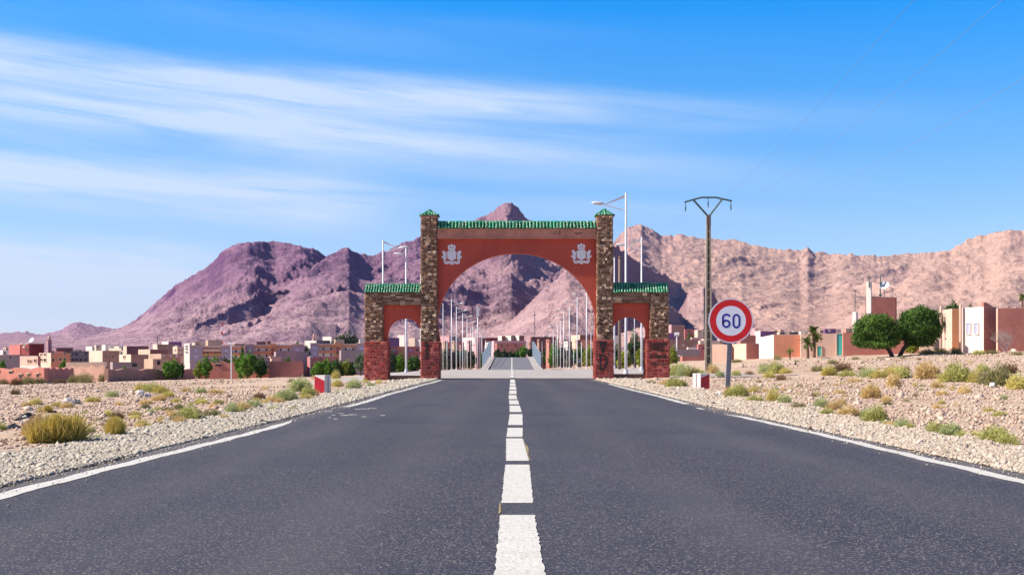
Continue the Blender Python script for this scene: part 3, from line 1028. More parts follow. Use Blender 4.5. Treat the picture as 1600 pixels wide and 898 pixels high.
# green glazed roofs: one ribbed tile course after the other
def tile_roof(a, b_, ptop, pbot, yf, depth, n):
    """gabled tile roof between pixels a and b_, ridge at row ptop, eaves at row pbot"""
    x0, x1, zt, zb = gx(a), gx(b_), gzz(ptop), gzz(pbot)
    yc = yf + depth / 2
    body = MB(gate.location)
    vs = [(x0, yf, zb), (x1, yf, zb), (x1, yc, zt - .07), (x0, yc, zt - .07), (x0, yf + depth, zb), (x1, yf + depth, zb)]
    body.add(vs, [(0, 1, 2, 3), (3, 2, 5, 4), (0, 4, 5, 1), (0, 3, 4), (1, 5, 2)])
    root = body.build('tiled_roof', m_tilebed, gate, loc=(0, 0, 0))
    pitch = (x1 - x0) / n
    me = None
    for i in range(n):
        x = x0 + (i + .5) * pitch
        if me is None or i % 4 == 0:
            mb = MB()
            # three overlapping half-round tiles down the slope
            seg = 7
            for k in range(3):
                s0, s1 = k / 3, (k + 1) / 3 + 0.04
                pa = Vector((0, depth / 2 * (1 - s0), (zt - zb - .05) * (1 - s0)))
                pb = Vector((0, depth / 2 * (1 - s1), (zt - zb - .05) * (1 - s1)))
                ra, rb = pitch * .30, pitch * .42
                jx = rr.uniform(-.006, .006)
                vs = []
                for q, r_ in ((pa, ra), (pb, rb)):
                    for j in range(seg + 1):
                        an = math.pi * j / seg
                        vs.append((math.cos(an) * r_ + jx, q.y - math.sin(an) * r_ * .55, q.z + math.sin(an) * r_ * .9))
                fs = [(j, j + 1, j + seg + 2, j + seg + 1) for j in range(seg)]
                fs.append(tuple(range(seg + 1, 2 * seg + 2)))
                mb.add(vs, fs)
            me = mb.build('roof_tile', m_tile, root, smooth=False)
            me.location = Vector((x, yf, zb)) - gate.location
            data = me.data
            for pg in data.polygons[:]:
                pg.use_smooth = len(pg.vertices) == 4
            me.location = Vector((x, yf - .01, zb)) - gate.location
            me = data
            continue
        o = link('roof_tile', me, None, root)
        o.location = Vector((x, yf - .01, zb + rr.uniform(-.008, .008))) - gate.location
    # rear slope
    mb = MB(gate.location)
    for i in range(n):
        x = x0 + (i + .5) * pitch
        mb.tube([(x, yc, zt - .05), (x, yf + depth, zb + .01)], pitch * .38, 6)
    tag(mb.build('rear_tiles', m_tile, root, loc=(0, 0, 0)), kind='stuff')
    mb = MB(gate.location)
    mb.tube([(x0, yc, zt - .035), (x1, yc, zt - .035)], .05, 8)
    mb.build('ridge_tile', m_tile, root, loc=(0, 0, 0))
    return root


m_tilebed = plain('dark_green_tile_bed', (0.006, 0.05, 0.028), rough=.5)
tile_roof(684, 931.5, 345.5, 358, YF + .0, .85, 47)
tile_roof(571, 658.2, 443.5, 457.5, YF - .10, 1.05, 21)
tile_roof(956.8, 1043, 441.5, 457.5, YF - .10, 1.05, 21)

# tower caps
for (a, b_, ap, ev) in ((656.5, 685.5, 326.5, 338), (930, 959, 325, 338)):
    cx_ = (gx(a) + gx(b_)) / 2
    hw = (gx(b_) - gx(a)) / 2
    yc = YF + .475
    mb = MB(gate.location)
    mb.box(cx_ - hw * .86, cx_ + hw * .86, yc - hw - .04, yc + hw + .04, gzz(ev + 3.2), gzz(ev))
    cap = mb.build('tower_cap', m_lintel, gate, loc=(0, 0, 0))
    z0, z1 = gzz(ev) + .004, gzz(ap)
    mb = MB(gate.location)
    H2 = hw + .07
    mb.add([(cx_ - hw, yc - H2, z0), (cx_ + hw, yc - H2, z0), (cx_ + hw, yc + H2, z0), (cx_ - hw, yc + H2, z0), (cx_, yc, z1 - .05)],
           [(3, 2, 1, 0), (0, 1, 4), (1, 2, 4), (2, 3, 4), (3, 0, 4)])
    pyr = mb.build('tile_bed', m_tilebed, cap, loc=(0, 0, 0))
    for sx_, sy_, nn_ in ((0, -1, 5), (-1, 0, 5), (1, 0, 5), (0, 1, 5)):
        for i in range(nn_):
            s_ = (i + .5) / nn_ * 2 - 1
            e0 = Vector((cx_ + (s_ * hw * .92 if sx_ == 0 else sx_ * hw), yc + (s_ * H2 * .92 if sy_ == 0 else sy_ * H2), z0 + .02))
            k = abs(s_) * .75
            apx = Vector((cx_ + (s_ * hw * .3 if sx_ == 0 else sx_ * hw * k), yc + (s_ * H2 * .3 if sy_ == 0 else sy_ * H2 * k), z0 + (z1 - z0) * (1 - k) - .03))
            mb = MB(gate.location)
            mb.tube([e0, e0.lerp(apx, .5), apx], [.058, .05, .035], 7)
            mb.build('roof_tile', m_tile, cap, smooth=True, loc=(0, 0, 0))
    mb = MB(gate.location)
    mb.tube([(cx_, yc, z1 - .12), (cx_, yc, z1)], [.07, .03], 8)
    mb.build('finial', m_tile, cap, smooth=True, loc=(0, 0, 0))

# royal arms in white relief on the spandrels
CR = [(385, 388), (362, 320), (358, 262), (385, 238), (430, 240), (448, 222), (466, 203), (486, 222), (502, 238), (545, 240), (575, 268), (572, 322), (552, 388)]
SH = [(395, 396), (545, 396), (580, 440), (592, 500), (598, 575), (590, 612), (540, 645), (505, 668), (480, 690), (462, 690), (430, 668), (372, 628), (340, 585), (338, 520), (350, 450)]
LI = [(200, 430), (208, 400), (240, 393), (275, 410), (290, 440), (300, 462), (335, 440), (372, 400), (392, 394), (348, 452), (322, 490), (318, 520), (308, 560), (320, 610), (322, 640), (300, 655), (276, 640), (275, 690), (245, 700), (236, 650), (232, 612), (205, 606), (182, 578), (180, 545), (196, 538), (215, 560), (232, 562), (222, 500)]
RB = [(240, 700), (275, 684), (345, 690), (400, 688), (440, 700), (462, 690), (480, 690), (500, 700), (545, 688), (600, 692), (660, 680), (705, 705), (688, 745), (660, 772), (590, 772), (530, 748), (512, 770), (500, 795), (466, 785), (440, 792), (425, 770), (405, 750), (350, 772), (285, 774), (255, 740)]
for ex, ey in ((680, 370), (882, 369)):
    mb = MB(gate.location)
    K = 17.97
    for poly in (CR, SH, LI, [(936 - x, y) for x, y in LI][::-1], RB):
        mb.prism([(gx(ex + x / K), gzz(ey + y / K)) for x, y in poly][::-1], YW - .035 - rr.uniform(0, .006), YW + .01)
    arms = mb.build('coat_of_arms', m_white, gate, loc=(0, 0, 0))
    mb = MB(gate.location)
    for poly in ([(415, 270), (432, 262), (440, 300), (442, 350), (428, 352)], [(498, 262), (515, 270), (502, 352), (488, 350), (490, 300)], [(295, 722), (350, 718), (350, 730), (295, 734)],
                 [(590, 718), (640, 722), (640, 734), (590, 730)], [(456, 728), (476, 728), (470, 752), (460, 752)]):
        mb.prism([(gx(ex + x / K), gzz(ey + y / K)) for x, y in poly][::-1], YW - .048, YW - .03)
    mb.build('engraved_line', m_lintel, arms, loc=(0, 0, 0))

# small scorch marks and worn lettering on the beam
mb = MB(gate.location)
for a, b_, c0, c1 in ((864, 871, 363.5, 364.3), (864, 870, 366.2, 367), (873.5, 875, 360.5, 368), (897, 910, 364.5, 365.4), (899, 908, 366.4, 367.2), (688, 694, 362, 362.8)):
    mb.box(gx(a), gx(b_), YF + .072, YF + .078, gzz(c1), gzz(c0))
mb.build('worn_lettering', plain('grey_lettering', (.10, .05, .045)), lin, loc=(0, 0, 0))


# graffiti
def strokes(lines, wd, y):
    mb = MB(gate.location)
    for ln in lines:
        for (p0, p1) in zip(ln[:-1], ln[1:]):
            a, b_ = Vector((gx(p0[0]), 0, gzz(p0[1]))), Vector((gx(p1[0]), 0, gzz(p1[1])))
            d = (b_ - a)
            if d.length < 1e-4:
                continue
            d.normalize()
            n = Vector((-d.z, 0, d.x)) * wd / 2
            a -= d * wd * .3
            b_ += d * wd * .3
            mb.add([(q.x, y, q.z) for q in (a + n, b_ + n, b_ - n, a - n)], [(0, 1, 2, 3)])
            y -= .0007
    return mb.build('graffiti', m_spray, gate, loc=(0, 0, 0))


yg = YF - .175
big = [[(936.5, 534), (939, 545), (941, 551), (944, 541), (946.5, 534)], [(937.5, 535), (945.5, 535)], [(938, 538), (943, 538)], [(937, 554.5), (937, 575)], [(937, 555), (942, 555), (946.5, 559), (947.5, 566), (945, 573), (940, 577), (936, 576)]]
strokes(big, .085, yg)
small = [[(668.5, 533 + 3.1 * i), (665.5 + (i % 2) * 2, 535 + 3.1 * i), (671, 534.5 + 3.1 * i)] for i in range(9)]
strokes(small, .05, yg)
rows_ = []
rg_ = random.Random(3)
for (y0, xa, xb, hgt) in ((539, 1014, 1041, 7), (546, 1013, 1036, 4.5), (557, 1014, 1040, 4.5), (569, 1015, 1039, 4)):
    x = xa
    while x < xb:
        w_ = rg_.uniform(2, 3.6)
        kind = rg_.randrange(4)
        if kind == 0:
            rows_.append([(x, y0 - hgt / 2), (x + w_ / 2, y0 + hgt / 2), (x + w_, y0 - hgt / 2)])
        elif kind == 1:
            rows_.append([(x, y0 + hgt / 2), (x, y0 - hgt / 2), (x + w_ * .8, y0), (x, y0 + hgt * .1)])
        elif kind == 2:
            rows_.append([(x + w_ * .8, y0 - hgt / 2), (x, y0 - hgt / 4), (x + w_ * .7, y0 + hgt / 8), (x, y0 + hgt / 2)])
        else:
            rows_.append([(x, y0 - hgt / 2), (x + .3, y0 + hgt / 2), (x + w_ * .8, y0 + hgt / 2), (x + w_ * .8, y0 - hgt / 3)])
        x += w_ + .4
strokes(rows_, .035, yg)

# ------------------------------------------------------------------ speed limit sign
m_steel = plain('galvanised_steel', (0.32, 0.31, 0.34), rough=.5, metal=.3, var=.2)
m_signred = plain('sign_red', (0.72, 0.003, 0.006), rough=.35, var=.06)
m_signwhite = plain('sign_white', (0.84, 0.86, 0.97), rough=.35, var=.05, scale=3)
m_signrim = plain('sign_rim', (0.72, 0.66, 0.76), rough=.4, var=.05)
m_signblue = plain('sign_blue', (0.008, 0.018, 0.33), rough=.4, var=.05)
SD = 33.0
sgc = at(1142, 501, SD)
sgb = at(1136.5, 603, SD)
sgb.z = gz(sgb.x, sgb.y)
sg = empty('speed_limit_sign', sgb, 'round speed limit sign reading 60 with red border on a grey post', 'road sign')
ss = SD / F
mb = MB(sgb)
for sgn in (-1, 1):     # U-section steel post, slightly leaning
    pass
tp_ = at(1143, 480, SD)
dirv = (tp_ - Vector((sgb.x, sgb.y, sgb.z))).normalized()
sidev = Vector((0, -1, 0)).cross(dirv).normalized()
fr = dirv.cross(sidev).normalized()
base0 = Vector(sgb) - dirv * .3
pw = 3.7 * ss


def beam(mb, p0, p1, sv, fv, a, b_, c0, c1):
    vs = []
    for q in (p0, p1):
        for s_, f_ in ((a, c0), (b_, c0), (b_, c1), (a, c1)):
            vs.append(q + sv * s_ + fv * f_)
    mb.add(vs, [(0, 3, 2, 1), (4, 5, 6, 7), (0, 1, 5, 4), (1, 2, 6, 5), (2, 3, 7, 6), (3, 0, 4, 7)])


beam(mb, base0, tp_, sidev, fr, -pw, pw, .005, .012)
beam(mb, base0, tp_, sidev, fr, -pw, -pw + .008, .012, .055)
beam(mb, base0, tp_, sidev, fr, pw - .008, pw, .012, .055)
for k in range(9):
    q = base0.lerp(tp_, .1 + k * .09)
post = mb.build('post', m_steel, sg, loc=(0, 0, 0))
post.location = (0, .045, 0)


def disc(r0, r1, y0, y1, n=72, c=None):
    """ring or disc standing upright, facing the camera"""
    c = c or sgc
    mb = MB(sgb)
    vs, fs = [], []
    for i in range(n):
        a = 2 * math.pi * i / n
        for r_, y in ((r1, y0), (r1, y1), (r0, y0), (r0, y1)):
            vs.append((c.x + math.cos(a) * r_, c.y + y, c.z + math.sin(a) * r_))
    for i in range(n):
        a, b_ = i * 4, ((i + 1) % n) * 4
        fs += [(a, b_, b_ + 1, a + 1), (a, a + 2, b_ + 2, b_), (a + 1, b_ + 1, b_ + 3, a + 3)]
        if r0 > 0:
            fs.append((a + 2, a + 3, b_ + 3, b_ + 2))
    mb.add(vs, fs)
    return mb


disc(0.0, 34.6 * ss, -.012, .008).build('backing_plate', m_steel, sg, loc=(0, 0, 0))
disc(33.0 * ss, 35.0 * ss, -.018, .012).build('rim', m_signrim, sg, loc=(0, 0, 0))
disc(23.2 * ss, 32.99 * ss, -.0165, -.013).build('red_border', m_signred, sg, loc=(0, 0, 0))
disc(0.0, 23.19 * ss, -.0160, -.013).build('white_face', m_signwhite, sg, loc=(0, 0, 0))


def stroke_mesh(name, pts, wd, y, m, parent):
    """thick flat pen stroke in sign coordinates (pixels)"""
    mb = MB(sgb)
    P = [Vector((sgc.x + (x - 1142) * ss, 0, sgc.z - (yy - 501) * ss)) for x, yy in pts]
    L, Rr = [], []
    for i, q in enumerate(P):
        d = (P[min(i + 1, len(P) - 1)] - P[max(i - 1, 0)]).normalized()
        n = Vector((-d.z, 0, d.x)) * wd / 2
        L.append(q + n)
        Rr.append(q - n)
    n = len(P)
    vs = [(q.x, sgc.y + y, q.z) for q in L] + [(q.x, sgc.y + y, q.z) for q in Rr]
    mb.add(vs, [(i, i + 1, i + n + 1, i + n) for i in range(n - 1)])
    return mb.build(name, m, parent, loc=(0, 0, 0))


def arcp(cx, cy, rx, ry, a0, a1, n=14):
    return [(cx + rx * math.cos(R(a0 + (a1 - a0) * i / n)), cy - ry * math.sin(R(a0 + (a1 - a0) * i / n))) for i in range(n + 1)]


six = arcp(1135, 496.5, 5.6, 5.3, 25, 180, 12) + [(1129.4, 500), (1129.4, 505)] + arcp(1134.6, 505.6, 5.2, 5.0, 180, 540, 28)
stroke_mesh('digit_six', six, 3.1 * ss, -.0185, m_signblue, sg)
zero = arcp(1150.5, 497.6, 4.7, 6.0, 0, 180, 14) + arcp(1150.5, 506, 4.7, 5.4, 180, 360, 14) + [(1155.2, 497.6)]
stroke_mesh('digit_zero', zero, 3.1 * ss, -.0185, m_signblue, sg)
for dz in (.25, -.25):
    mb = MB(sgb)
    mb.box(sgc.x - .1, sgc.x + .08, sgc.y + .009, sgc.y + .10, sgc.z + dz - .02, sgc.z + dz + .02)
    mb.build('clamp', m_steel, sg, loc=(0, 0, 0))
mb = MB(sgb)
q = at(1138.5, 537.5, SD)
mb.box(q.x - .12, q.x + .06, q.y + .0, q.y + .06, q.z - .012, q.z + .012)
mb.build('bracket', m_steel, sg, loc=(0, 0, 0))

# ------------------------------------------------------------------ roadside concrete blocks
m_blkw = plaster('whitewashed_block', (0.66, 0.60, 0.60), var=.18, scale=5, bump=.3)
m_blkr = plain('block_red_paint', (0.46, 0.008, 0.022), rough=.35, var=.35, scale=9)
for (pa, pc, pb, py0, py1, lab, flip) in ((491, 507.5, 517.5, 588.5, 617.5, 'white concrete road block with red painted face on the left shoulder', False),
                                          (1082, 1094.5, 1109, 584.5, 609, 'white concrete road block with red panel on the right shoulder near the sign post', True)):
    d = 36.0 if not flip else 40.0
    C = at(pc, py1, d)
    C.z = gz(C.x, C.y)
    h = (py1 - py0) / F * d
    root = empty('road_block', C, lab, 'road block', 'red and white concrete blocks on both shoulders')
    th = R(30)
    rd = Vector((math.cos(th), math.sin(th), 0))
    ld = Vector((-math.sin(th), math.cos(th), 0))
    if flip:
        th = R(52)
        rd = Vector((math.cos(R(38)), math.sin(R(38)), 0))
        ld = Vector((-math.sin(R(38)), math.cos(R(38)), 0))

    def reach(px, dv):
        k = (px - 800) / F
        return (k * C.y - C.x) / (dv.x - k * dv.y)
    if not flip:
        # wide red face to the left of the corner, narrow white face to the right
        la, ra = reach(pa, ld * .35 - rd * .0 + Vector((-.9, .1, 0))), reach(pb, rd)
        ldv, rdv = (ld * .35 + Vector((-.9, .1, 0))), rd
    else:
        la, ra = reach(pa, ld), reach(pb, Vector((.95, .15, 0)))
        ldv, rdv = ld, Vector((.95, .15, 0))
    A, B = ldv * la, rdv * ra
    mb = MB()
    o_ = Vector((0, 0, 0))
    base_ = [o_, B, A + B, A]
    vs = [q + Vector((0, 0, -.15)) for q in base_] + [q + Vector((0, 0, h)) for q in base_]
    mb.add(vs, [(0, 3, 2, 1), (4, 5, 6, 7), (0, 1, 5, 4), (1, 2, 6, 5), (2, 3, 7, 6), (3, 0, 4, 7)])
    blk = mb.build('block_body', m_blkw, root)
    bv_ = blk.modifiers.new('bevel', 'BEVEL')
    bv_.width = .018
    bv_.segments = 2
    # red paint, sheared along its top edge
    E = A if not flip else B
    nrm = Vector((E.y, -E.x, 0)).normalized()
    if nrm.y > 0:
        nrm = -nrm
    mb = MB()
    prof_ = [(.04, .02), (.96, .02), (.97, .95), (.04, .70)]
    mb.add([E * u + Vector((0, 0, h * v_)) + nrm * .004 for u, v_ in prof_], [(0, 1, 2, 3)])
    mb.build('red_panel', m_blkr, root)
    # thin groove on the white face
    E2 = B if not flip else A
    nrm = Vector((E2.y, -E2.x, 0)).normalized()
    if nrm.y > 0:
        nrm = -nrm
    mb = MB()
    mb.add([E2 * u + Vector((0, 0, h * v_)) + nrm * .004 for u, v_ in ((.46, .03), (.56, .03), (.56, .97), (.46, .97))], [(0, 1, 2, 3)])
    mb.build('groove_paint', plain('rust_stain', (.20, .08, .08)) if flip else plain('dark_groove', (.06, .05, .06)), root)

# ------------------------------------------------------------------ power pole and cables
m_polec = plaster('pole_concrete', (0.40, 0.34, 0.27), var=.2, scale=2)
m_iron = plain('painted_iron', (0.06, 0.11, 0.12), rough=.5, metal=.2)
m_pad = plain('pole_web', (0.10, 0.08, 0.05))
PD = 92.0
pb_ = at(1107, 568, PD)
pb_.z = gz(pb_.x, pb_.y)
pole = empty('power_pole', pb_, 'tall concrete power pole with bowed iron crossarm beyond the 60 sign', 'power pole')
ps = PD / F
ztop = at(0, 336, PD).z
mb = MB(pb_)
wb, wt = 4.4 * ps, 2.3 * ps
for s_ in (-1, 1):
    mb.add([(pb_.x + s_ * wb - .07, pb_.y - .1, pb_.z - .5), (pb_.x + s_ * wb + .07, pb_.y - .1, pb_.z - .5), (pb_.x + s_ * wb + .07, pb_.y + .1, pb_.z - .5), (pb_.x + s_ * wb - .07, pb_.y + .1, pb_.z - .5),
            (pb_.x + s_ * wt - .05, pb_.y - .08, ztop), (pb_.x + s_ * wt + .05, pb_.y - .08, ztop), (pb_.x + s_ * wt + .05, pb_.y + .08, ztop), (pb_.x + s_ * wt - .05, pb_.y + .08, ztop)],
           [(0, 3, 2, 1), (4, 5, 6, 7), (0, 1, 5, 4), (1, 2, 6, 5), (2, 3, 7, 6), (3, 0, 4, 7)])
mb.build('flange', m_polec, pole, loc=(0, 0, 0))
mb = MB(pb_)
mb.add([(pb_.x + s_ * a, pb_.y + y, z) for (a, z) in ((wb, pb_.z - .5), (wt, ztop)) for (s_, y) in ((-1, .02), (1, .02), (1, .06), (-1, .06))],
       [(0, 3, 2, 1), (4, 5, 6, 7), (0, 1, 5, 4), (1, 2, 6, 5), (2, 3, 7, 6), (3, 0, 4, 7)])
mb.build('web', m_pad, pole, loc=(0, 0, 0))
nst = 17
for i in range(nst):
    z = pb_.z + .4 + (ztop - pb_.z - 1) * i / nst
    k = (z - pb_.z) / (ztop - pb_.z)
    hw = wb + (wt - wb) * k
    mb = MB(pb_)
    mb.box(pb_.x - hw + .07, pb_.x + hw - .07, pb_.y - .04, pb_.y + .019, z, z + .10)
    mb.build('rung', m_polec, pole, loc=(0, 0, 0))
mb = MB(pb_)
zc0, zc1 = at(0, 351.5, PD).z, at(0, 336, PD).z
mb.box(pb_.x - 3.4 * ps, pb_.x + 3.4 * ps, pb_.y - .14, pb_.y + .14, zc0, zc1)
mb.build('collar', plain('rusty_collar', (.15, .11, .10), rough=.7, var=.3), pole, loc=(0, 0, 0))
mb = MB(pb_)
arc = [at(px, py, PD) for px, py in ((1069.5, 316), (1083, 312), (1096, 308.6), (1119, 308.6), (1129, 311), (1143.5, 314))]
mb.tube(arc, .07, 6)
mb.build('crossarm', m_iron, pole, loc=(0, 0, 0))
for a, b_ in (((1083, 312), (1105, 336.5)), ((1129, 310.5), (1109, 336.5))):
    mb = MB(pb_)
    mb.tube([at(*a, PD), at(*b_, PD)], .075, 6)
    mb.build('brace', m_iron, pole, loc=(0, 0, 0))
ends = []
for a, b_ in (((1071, 316), (1071, 331)), ((1106.5, 308.6), (1106.5, 324.5)), ((1142, 314), (1142, 329))):
    mb = MB(pb_)
    A, B = at(*a, PD), at(*b_, PD)
    mb.tube([A, B], .025, 6)
    for k in range(3):
        q = A.lerp(B, .55 + .15 * k)
        mb.tube([q, q + Vector((0, 0, .07))], [.07, .05], 8)
    mb.build('insulator', m_iron, pole, loc=(0, 0, 0))
    ends.append(B)
m_cab = plain('aluminium_cable', (.35, .34, .36), rough=.5)


def cable(A, B, sag, r_, label, n=30, group=None):
    mb = MB(A)
    pts = [A.lerp(B, i / n) - Vector((0, 0, 4 * sag * (i / n) * (1 - i / n))) for i in range(n + 1)]
    mb.tube(pts, r_, 4)
    return tag(mb.build('power_cable', m_cab, None, loc=A), label, 'cable', group)


for i, (A, tgt, lb) in enumerate(zip(ends, ((1480, -60), (1600, -30), (1700, 60)), ('left', 'middle', 'right'))):
    B = at(*tgt, 16)
    cable(A, B, .9, .003, 'thin cable rising over the road verge from the %s insulator of the power pole' % lb, group='power cables')
    C_ = at((1040, 1076, 1112)[i] - 30, (372, 380, 388)[i], 190)
    cable(A, C_, 1.2, .005, 'thin cable running from the %s insulator of the power pole back to the valley' % lb, group='power cables')

# ------------------------------------------------------------------ street lamps
m_lamp = plain('white_lamp_steel', (0.66, 0.65, 0.70), rough=.4, metal=.1, var=.1)
m_lampd = plain('dark_lamp_arm', (0.10, 0.14, 0.17), rough=.5)
m_lens = plain('lamp_lens', (0.55, 0.58, 0.62), rough=.2)


def lamp(px, ytop, d, arm, label, style='lamp', group='street lamps along the boulevard behind the gate'):
    """arm: +1 head reaches to the right in the picture, -1 to the left, metres"""
    P = at(px, 575, d)
    P.z = gz(P.x, P.y)
    s_ = d / F
    zt = at(px, ytop, d).z
    sc = (zt - P.z) / 9.4
    root = empty('street_lamp', P, label, 'street lamp', group)
    mb = MB(P)
    mb.tube([(P.x, P.y, P.z - .2), (P.x, P.y, P.z + 2.5), (P.x, P.y, zt)], [.078 + d * .00008, .066 + d * .00008, .04 + d * .0001], 8)
    mb.build('mast', m_lamp, root, smooth=True, loc=(0, 0, 0))
    mb = MB(P)
    mb.tube([(P.x, P.y, P.z - .05), (P.x, P.y, P.z + .35)], [.16, .11], 8)
    mb.build('foot', m_lamp, root, loc=(0, 0, 0))
    if style == 'lamp':
        a = arm
        e = Vector((P.x + a * 1.25, P.y, zt - .62))
        mb = MB(P)
        mb.tube([(P.x, P.y, zt - 1.0), (P.x + a * .6, P.y, zt - .82), e], .03, 6)
        mb.build('arm', m_lamp, root, loc=(0, 0, 0))
        mb = MB(P)
        A = Vector((P.x, P.y, zt - .16))
        B = Vector((P.x + a * 1.15, P.y, zt - .64))
        up = Vector((0, 0, .07))
        mb.add([A - up * 1.3 + Vector((0, .01, 0)), B - up * .3, B + up * .3, A + up * 1.0, A - up * 1.3 + Vector((0, .04, 0)), B - up * .3 + Vector((0, .03, 0)), B + up * .3 + Vector((0, .03, 0)), A + up + Vector((0, .04, 0))],
               [(0, 1, 2, 3), (7, 6, 5, 4), (0, 4, 5, 1), (1, 5, 6, 2), (2, 6, 7, 3), (3, 7, 4, 0)])
        mb.build('stay', m_lamp, root, loc=(0, 0, 0))
        # flattened egg-shaped lantern
        bm = bmesh.new()
        bmesh.ops.create_uvsphere(bm, u_segments=12, v_segments=8, radius=1)
        for v_ in bm.verts:
            k = v_.co.x * (1 if a > 0 else -1)
            v_.co = Vector((v_.co.x * .36, v_.co.y * .17, (v_.co.z * .10 if v_.co.z > 0 else v_.co.z * .06) * (1.15 - .25 * k)))
        me = bpy.data.meshes.new('lantern')
        bm.to_mesh(me)
        bm.free()
        me.polygons.foreach_set('use_smooth', [True] * len(me.polygons))
        o = link('lantern', me, m_lamp, root, e - P + Vector((math.copysign(.28, a), 0, .03)))
        o.rotation_euler = (0, R(-8) * math.copysign(1, a), 0)
        mb = MB()
        mb.box(-.2, .2, -.1, .1, -.075, -.055)
        mb.build('lens', m_lens, o)
    return root


LP = [  # px, top row, distance, arm, style, label
    (978, 301, 69.7, -1, 'lamp', 'tallest nearest street lamp rising beside the right gate tower'),
    (1002.5, 370, 94, -1, 'lamp', 'street lamp behind the right side arch roof, farther right than the tallest one'),
    (960, 402, 118, -1, 'lamp', 'thin street lamp close against the right edge of the right gate tower'),
    (598.5, 374, 95, 1, 'lamp', 'street lamp rising behind the green roof of the left side arch, leftmost one'),
    (634.5, 385, 100, -.25, 'lamp', 'street lamp seen through the middle of the left side arch'),
    (657.5, 428, 131, 1, 'lamp', 'street lamp hugging the left edge of the left gate tower'),
    (705.5, 467, 181, 1, 'lamp', 'first lamp with a head inside the left half of the main arch'),
    (713.2, 479, 204, 1, 'lamp', 'second lamp with a head from the left inside the main arch'),
    (723, 489, 230, 1, 'lamp', 'third lamp with a head from the left inside the main arch'),
    (730, 498, 258, 1, 'lamp', 'fourth lamp with a head from the left inside the main arch'),
    (739, 509, 300, 1, 'lamp', 'fifth lamp with a head from the left inside the main arch'),
    (746, 513, 330, 1, 'lamp', 'sixth lamp with a head from the left inside the main arch'),
    (753, 524, 390, 1, 'lamp', 'seventh lamp with a head from the left inside the main arch'),
    (758.5, 531, 440, 1, 'lamp', 'eighth lamp with a head from the left inside the main arch, farthest'),
    (916.6, 452, 158, -1, 'lamp', 'first lamp with a head from the right inside the main arch'),
    (902, 464, 176, -1, 'lamp', 'second lamp with a head from the right inside the main arch'),
    (889.8, 478, 203, -1, 'lamp', 'third lamp with a head from the right inside the main arch'),
    (880.9, 488, 227, -1, 'lamp', 'fourth lamp with a head from the right inside the main arch'),
    (875.8, 501, 262, -1, 'lamp', 'fifth lamp with a head from the right inside the main arch'),
    (871, 507, 290, -1, 'lamp', 'sixth lamp with a head from the right inside the main arch'),
    (864.5, 514, 330, -1, 'lamp', 'seventh lamp with a head from the right inside the main arch'),
    (858.7, 521, 380, -1, 'lamp', 'eighth lamp with a head from the right inside the main arch'),
    (852, 527, 430, -1, 'lamp', 'ninth lamp with a head from the right inside the main arch, farthest'),
]
for (px, yt, d, arm, st, lb) in LP:
    lamp(px, yt, d, arm, lb, st)


def bare_pole(px, ytop, d, label, name='flagpole', cat='flagpole', r_=.05, m=None, group='bare white poles lining the boulevard', head=None):
    P = at(px, 575, d)
    P.z = gz(P.x, P.y)
    zt = at(px, ytop, d).z
    root = empty(name, P, label, cat, group)
    mb = MB(P)
    mb.tube([(P.x, P.y, P.z - .2), (P.x, P.y, zt)], [r_, r_ * .7], 7)
    mb.build('mast', m or m_lamp, root, smooth=True, loc=(0, 0, 0))
    mb = MB(P)
    if head:
        mb.box(P.x - head[0] / 2, P.x + head[0] / 2, P.y - .2, P.y + .2, zt - head[1], zt)
        mb.build('antenna_panel', m_lamp, root, loc=(0, 0, 0))
    else:
        mb.tube([(P.x, P.y, zt), (P.x, P.y, zt + .08)], [r_ * 1.3, r_ * .5], 6)
        mb.build('finial', m or m_lamp, root, loc=(0, 0, 0))
    return root


bp_l = [(692.3, 475, 150), (719, 540, 165), (735.5, 512, 210), (743, 515, 240), (750, 520, 270), (763.5, 535, 300)]
bp_l = sorted(bp_l + [(698.5, 530, 168), (726.5, 528, 240), (757, 540, 310), (768, 543, 330)])
for i, (px, yt, d) in enumerate(bp_l):
    bare_pole(px, yt, d, '%s bare white pole from the left inside the main arch' % ['first', 'second', 'third', 'fourth', 'fifth', 'sixth', 'seventh', 'eighth', 'ninth', 'tenth'][i])
bp_r = [(908.6, 536, 140), (896.5, 548, 160), (847, 535, 300), (840, 538, 330), (834, 541, 360)]
bp_r = sorted(bp_r + [(923.5, 520, 150), (885.5, 530, 210), (868, 532, 280), (855.5, 536, 320), (828, 544, 370)], reverse=True)
for i, (px, yt, d) in enumerate(bp_r):
    bare_pole(px, yt, d, '%s bare white pole from the right inside the main arch' % ['first', 'second', 'third', 'fourth', 'fifth', 'sixth', 'seventh', 'eighth', 'ninth', 'tenth'][i])
bare_pole(746.4, 480, 170, 'white mast with a boxy head standing above the lamps left of the road', 'phone_mast', 'mast', .09, head=(.36, 1.2), group='')
bare_pole(991.5, 455, 120, 'plain pale pole seen through the right side arch between two lamps', r_=.05)
bare_pole(968, 402, 104, 'brown wooden pole seen through the right side arch behind the white lamps', 'utility_pole', 'pole', .14, plain('weathered_wood', (.22, .15, .12), rough=.8), '')

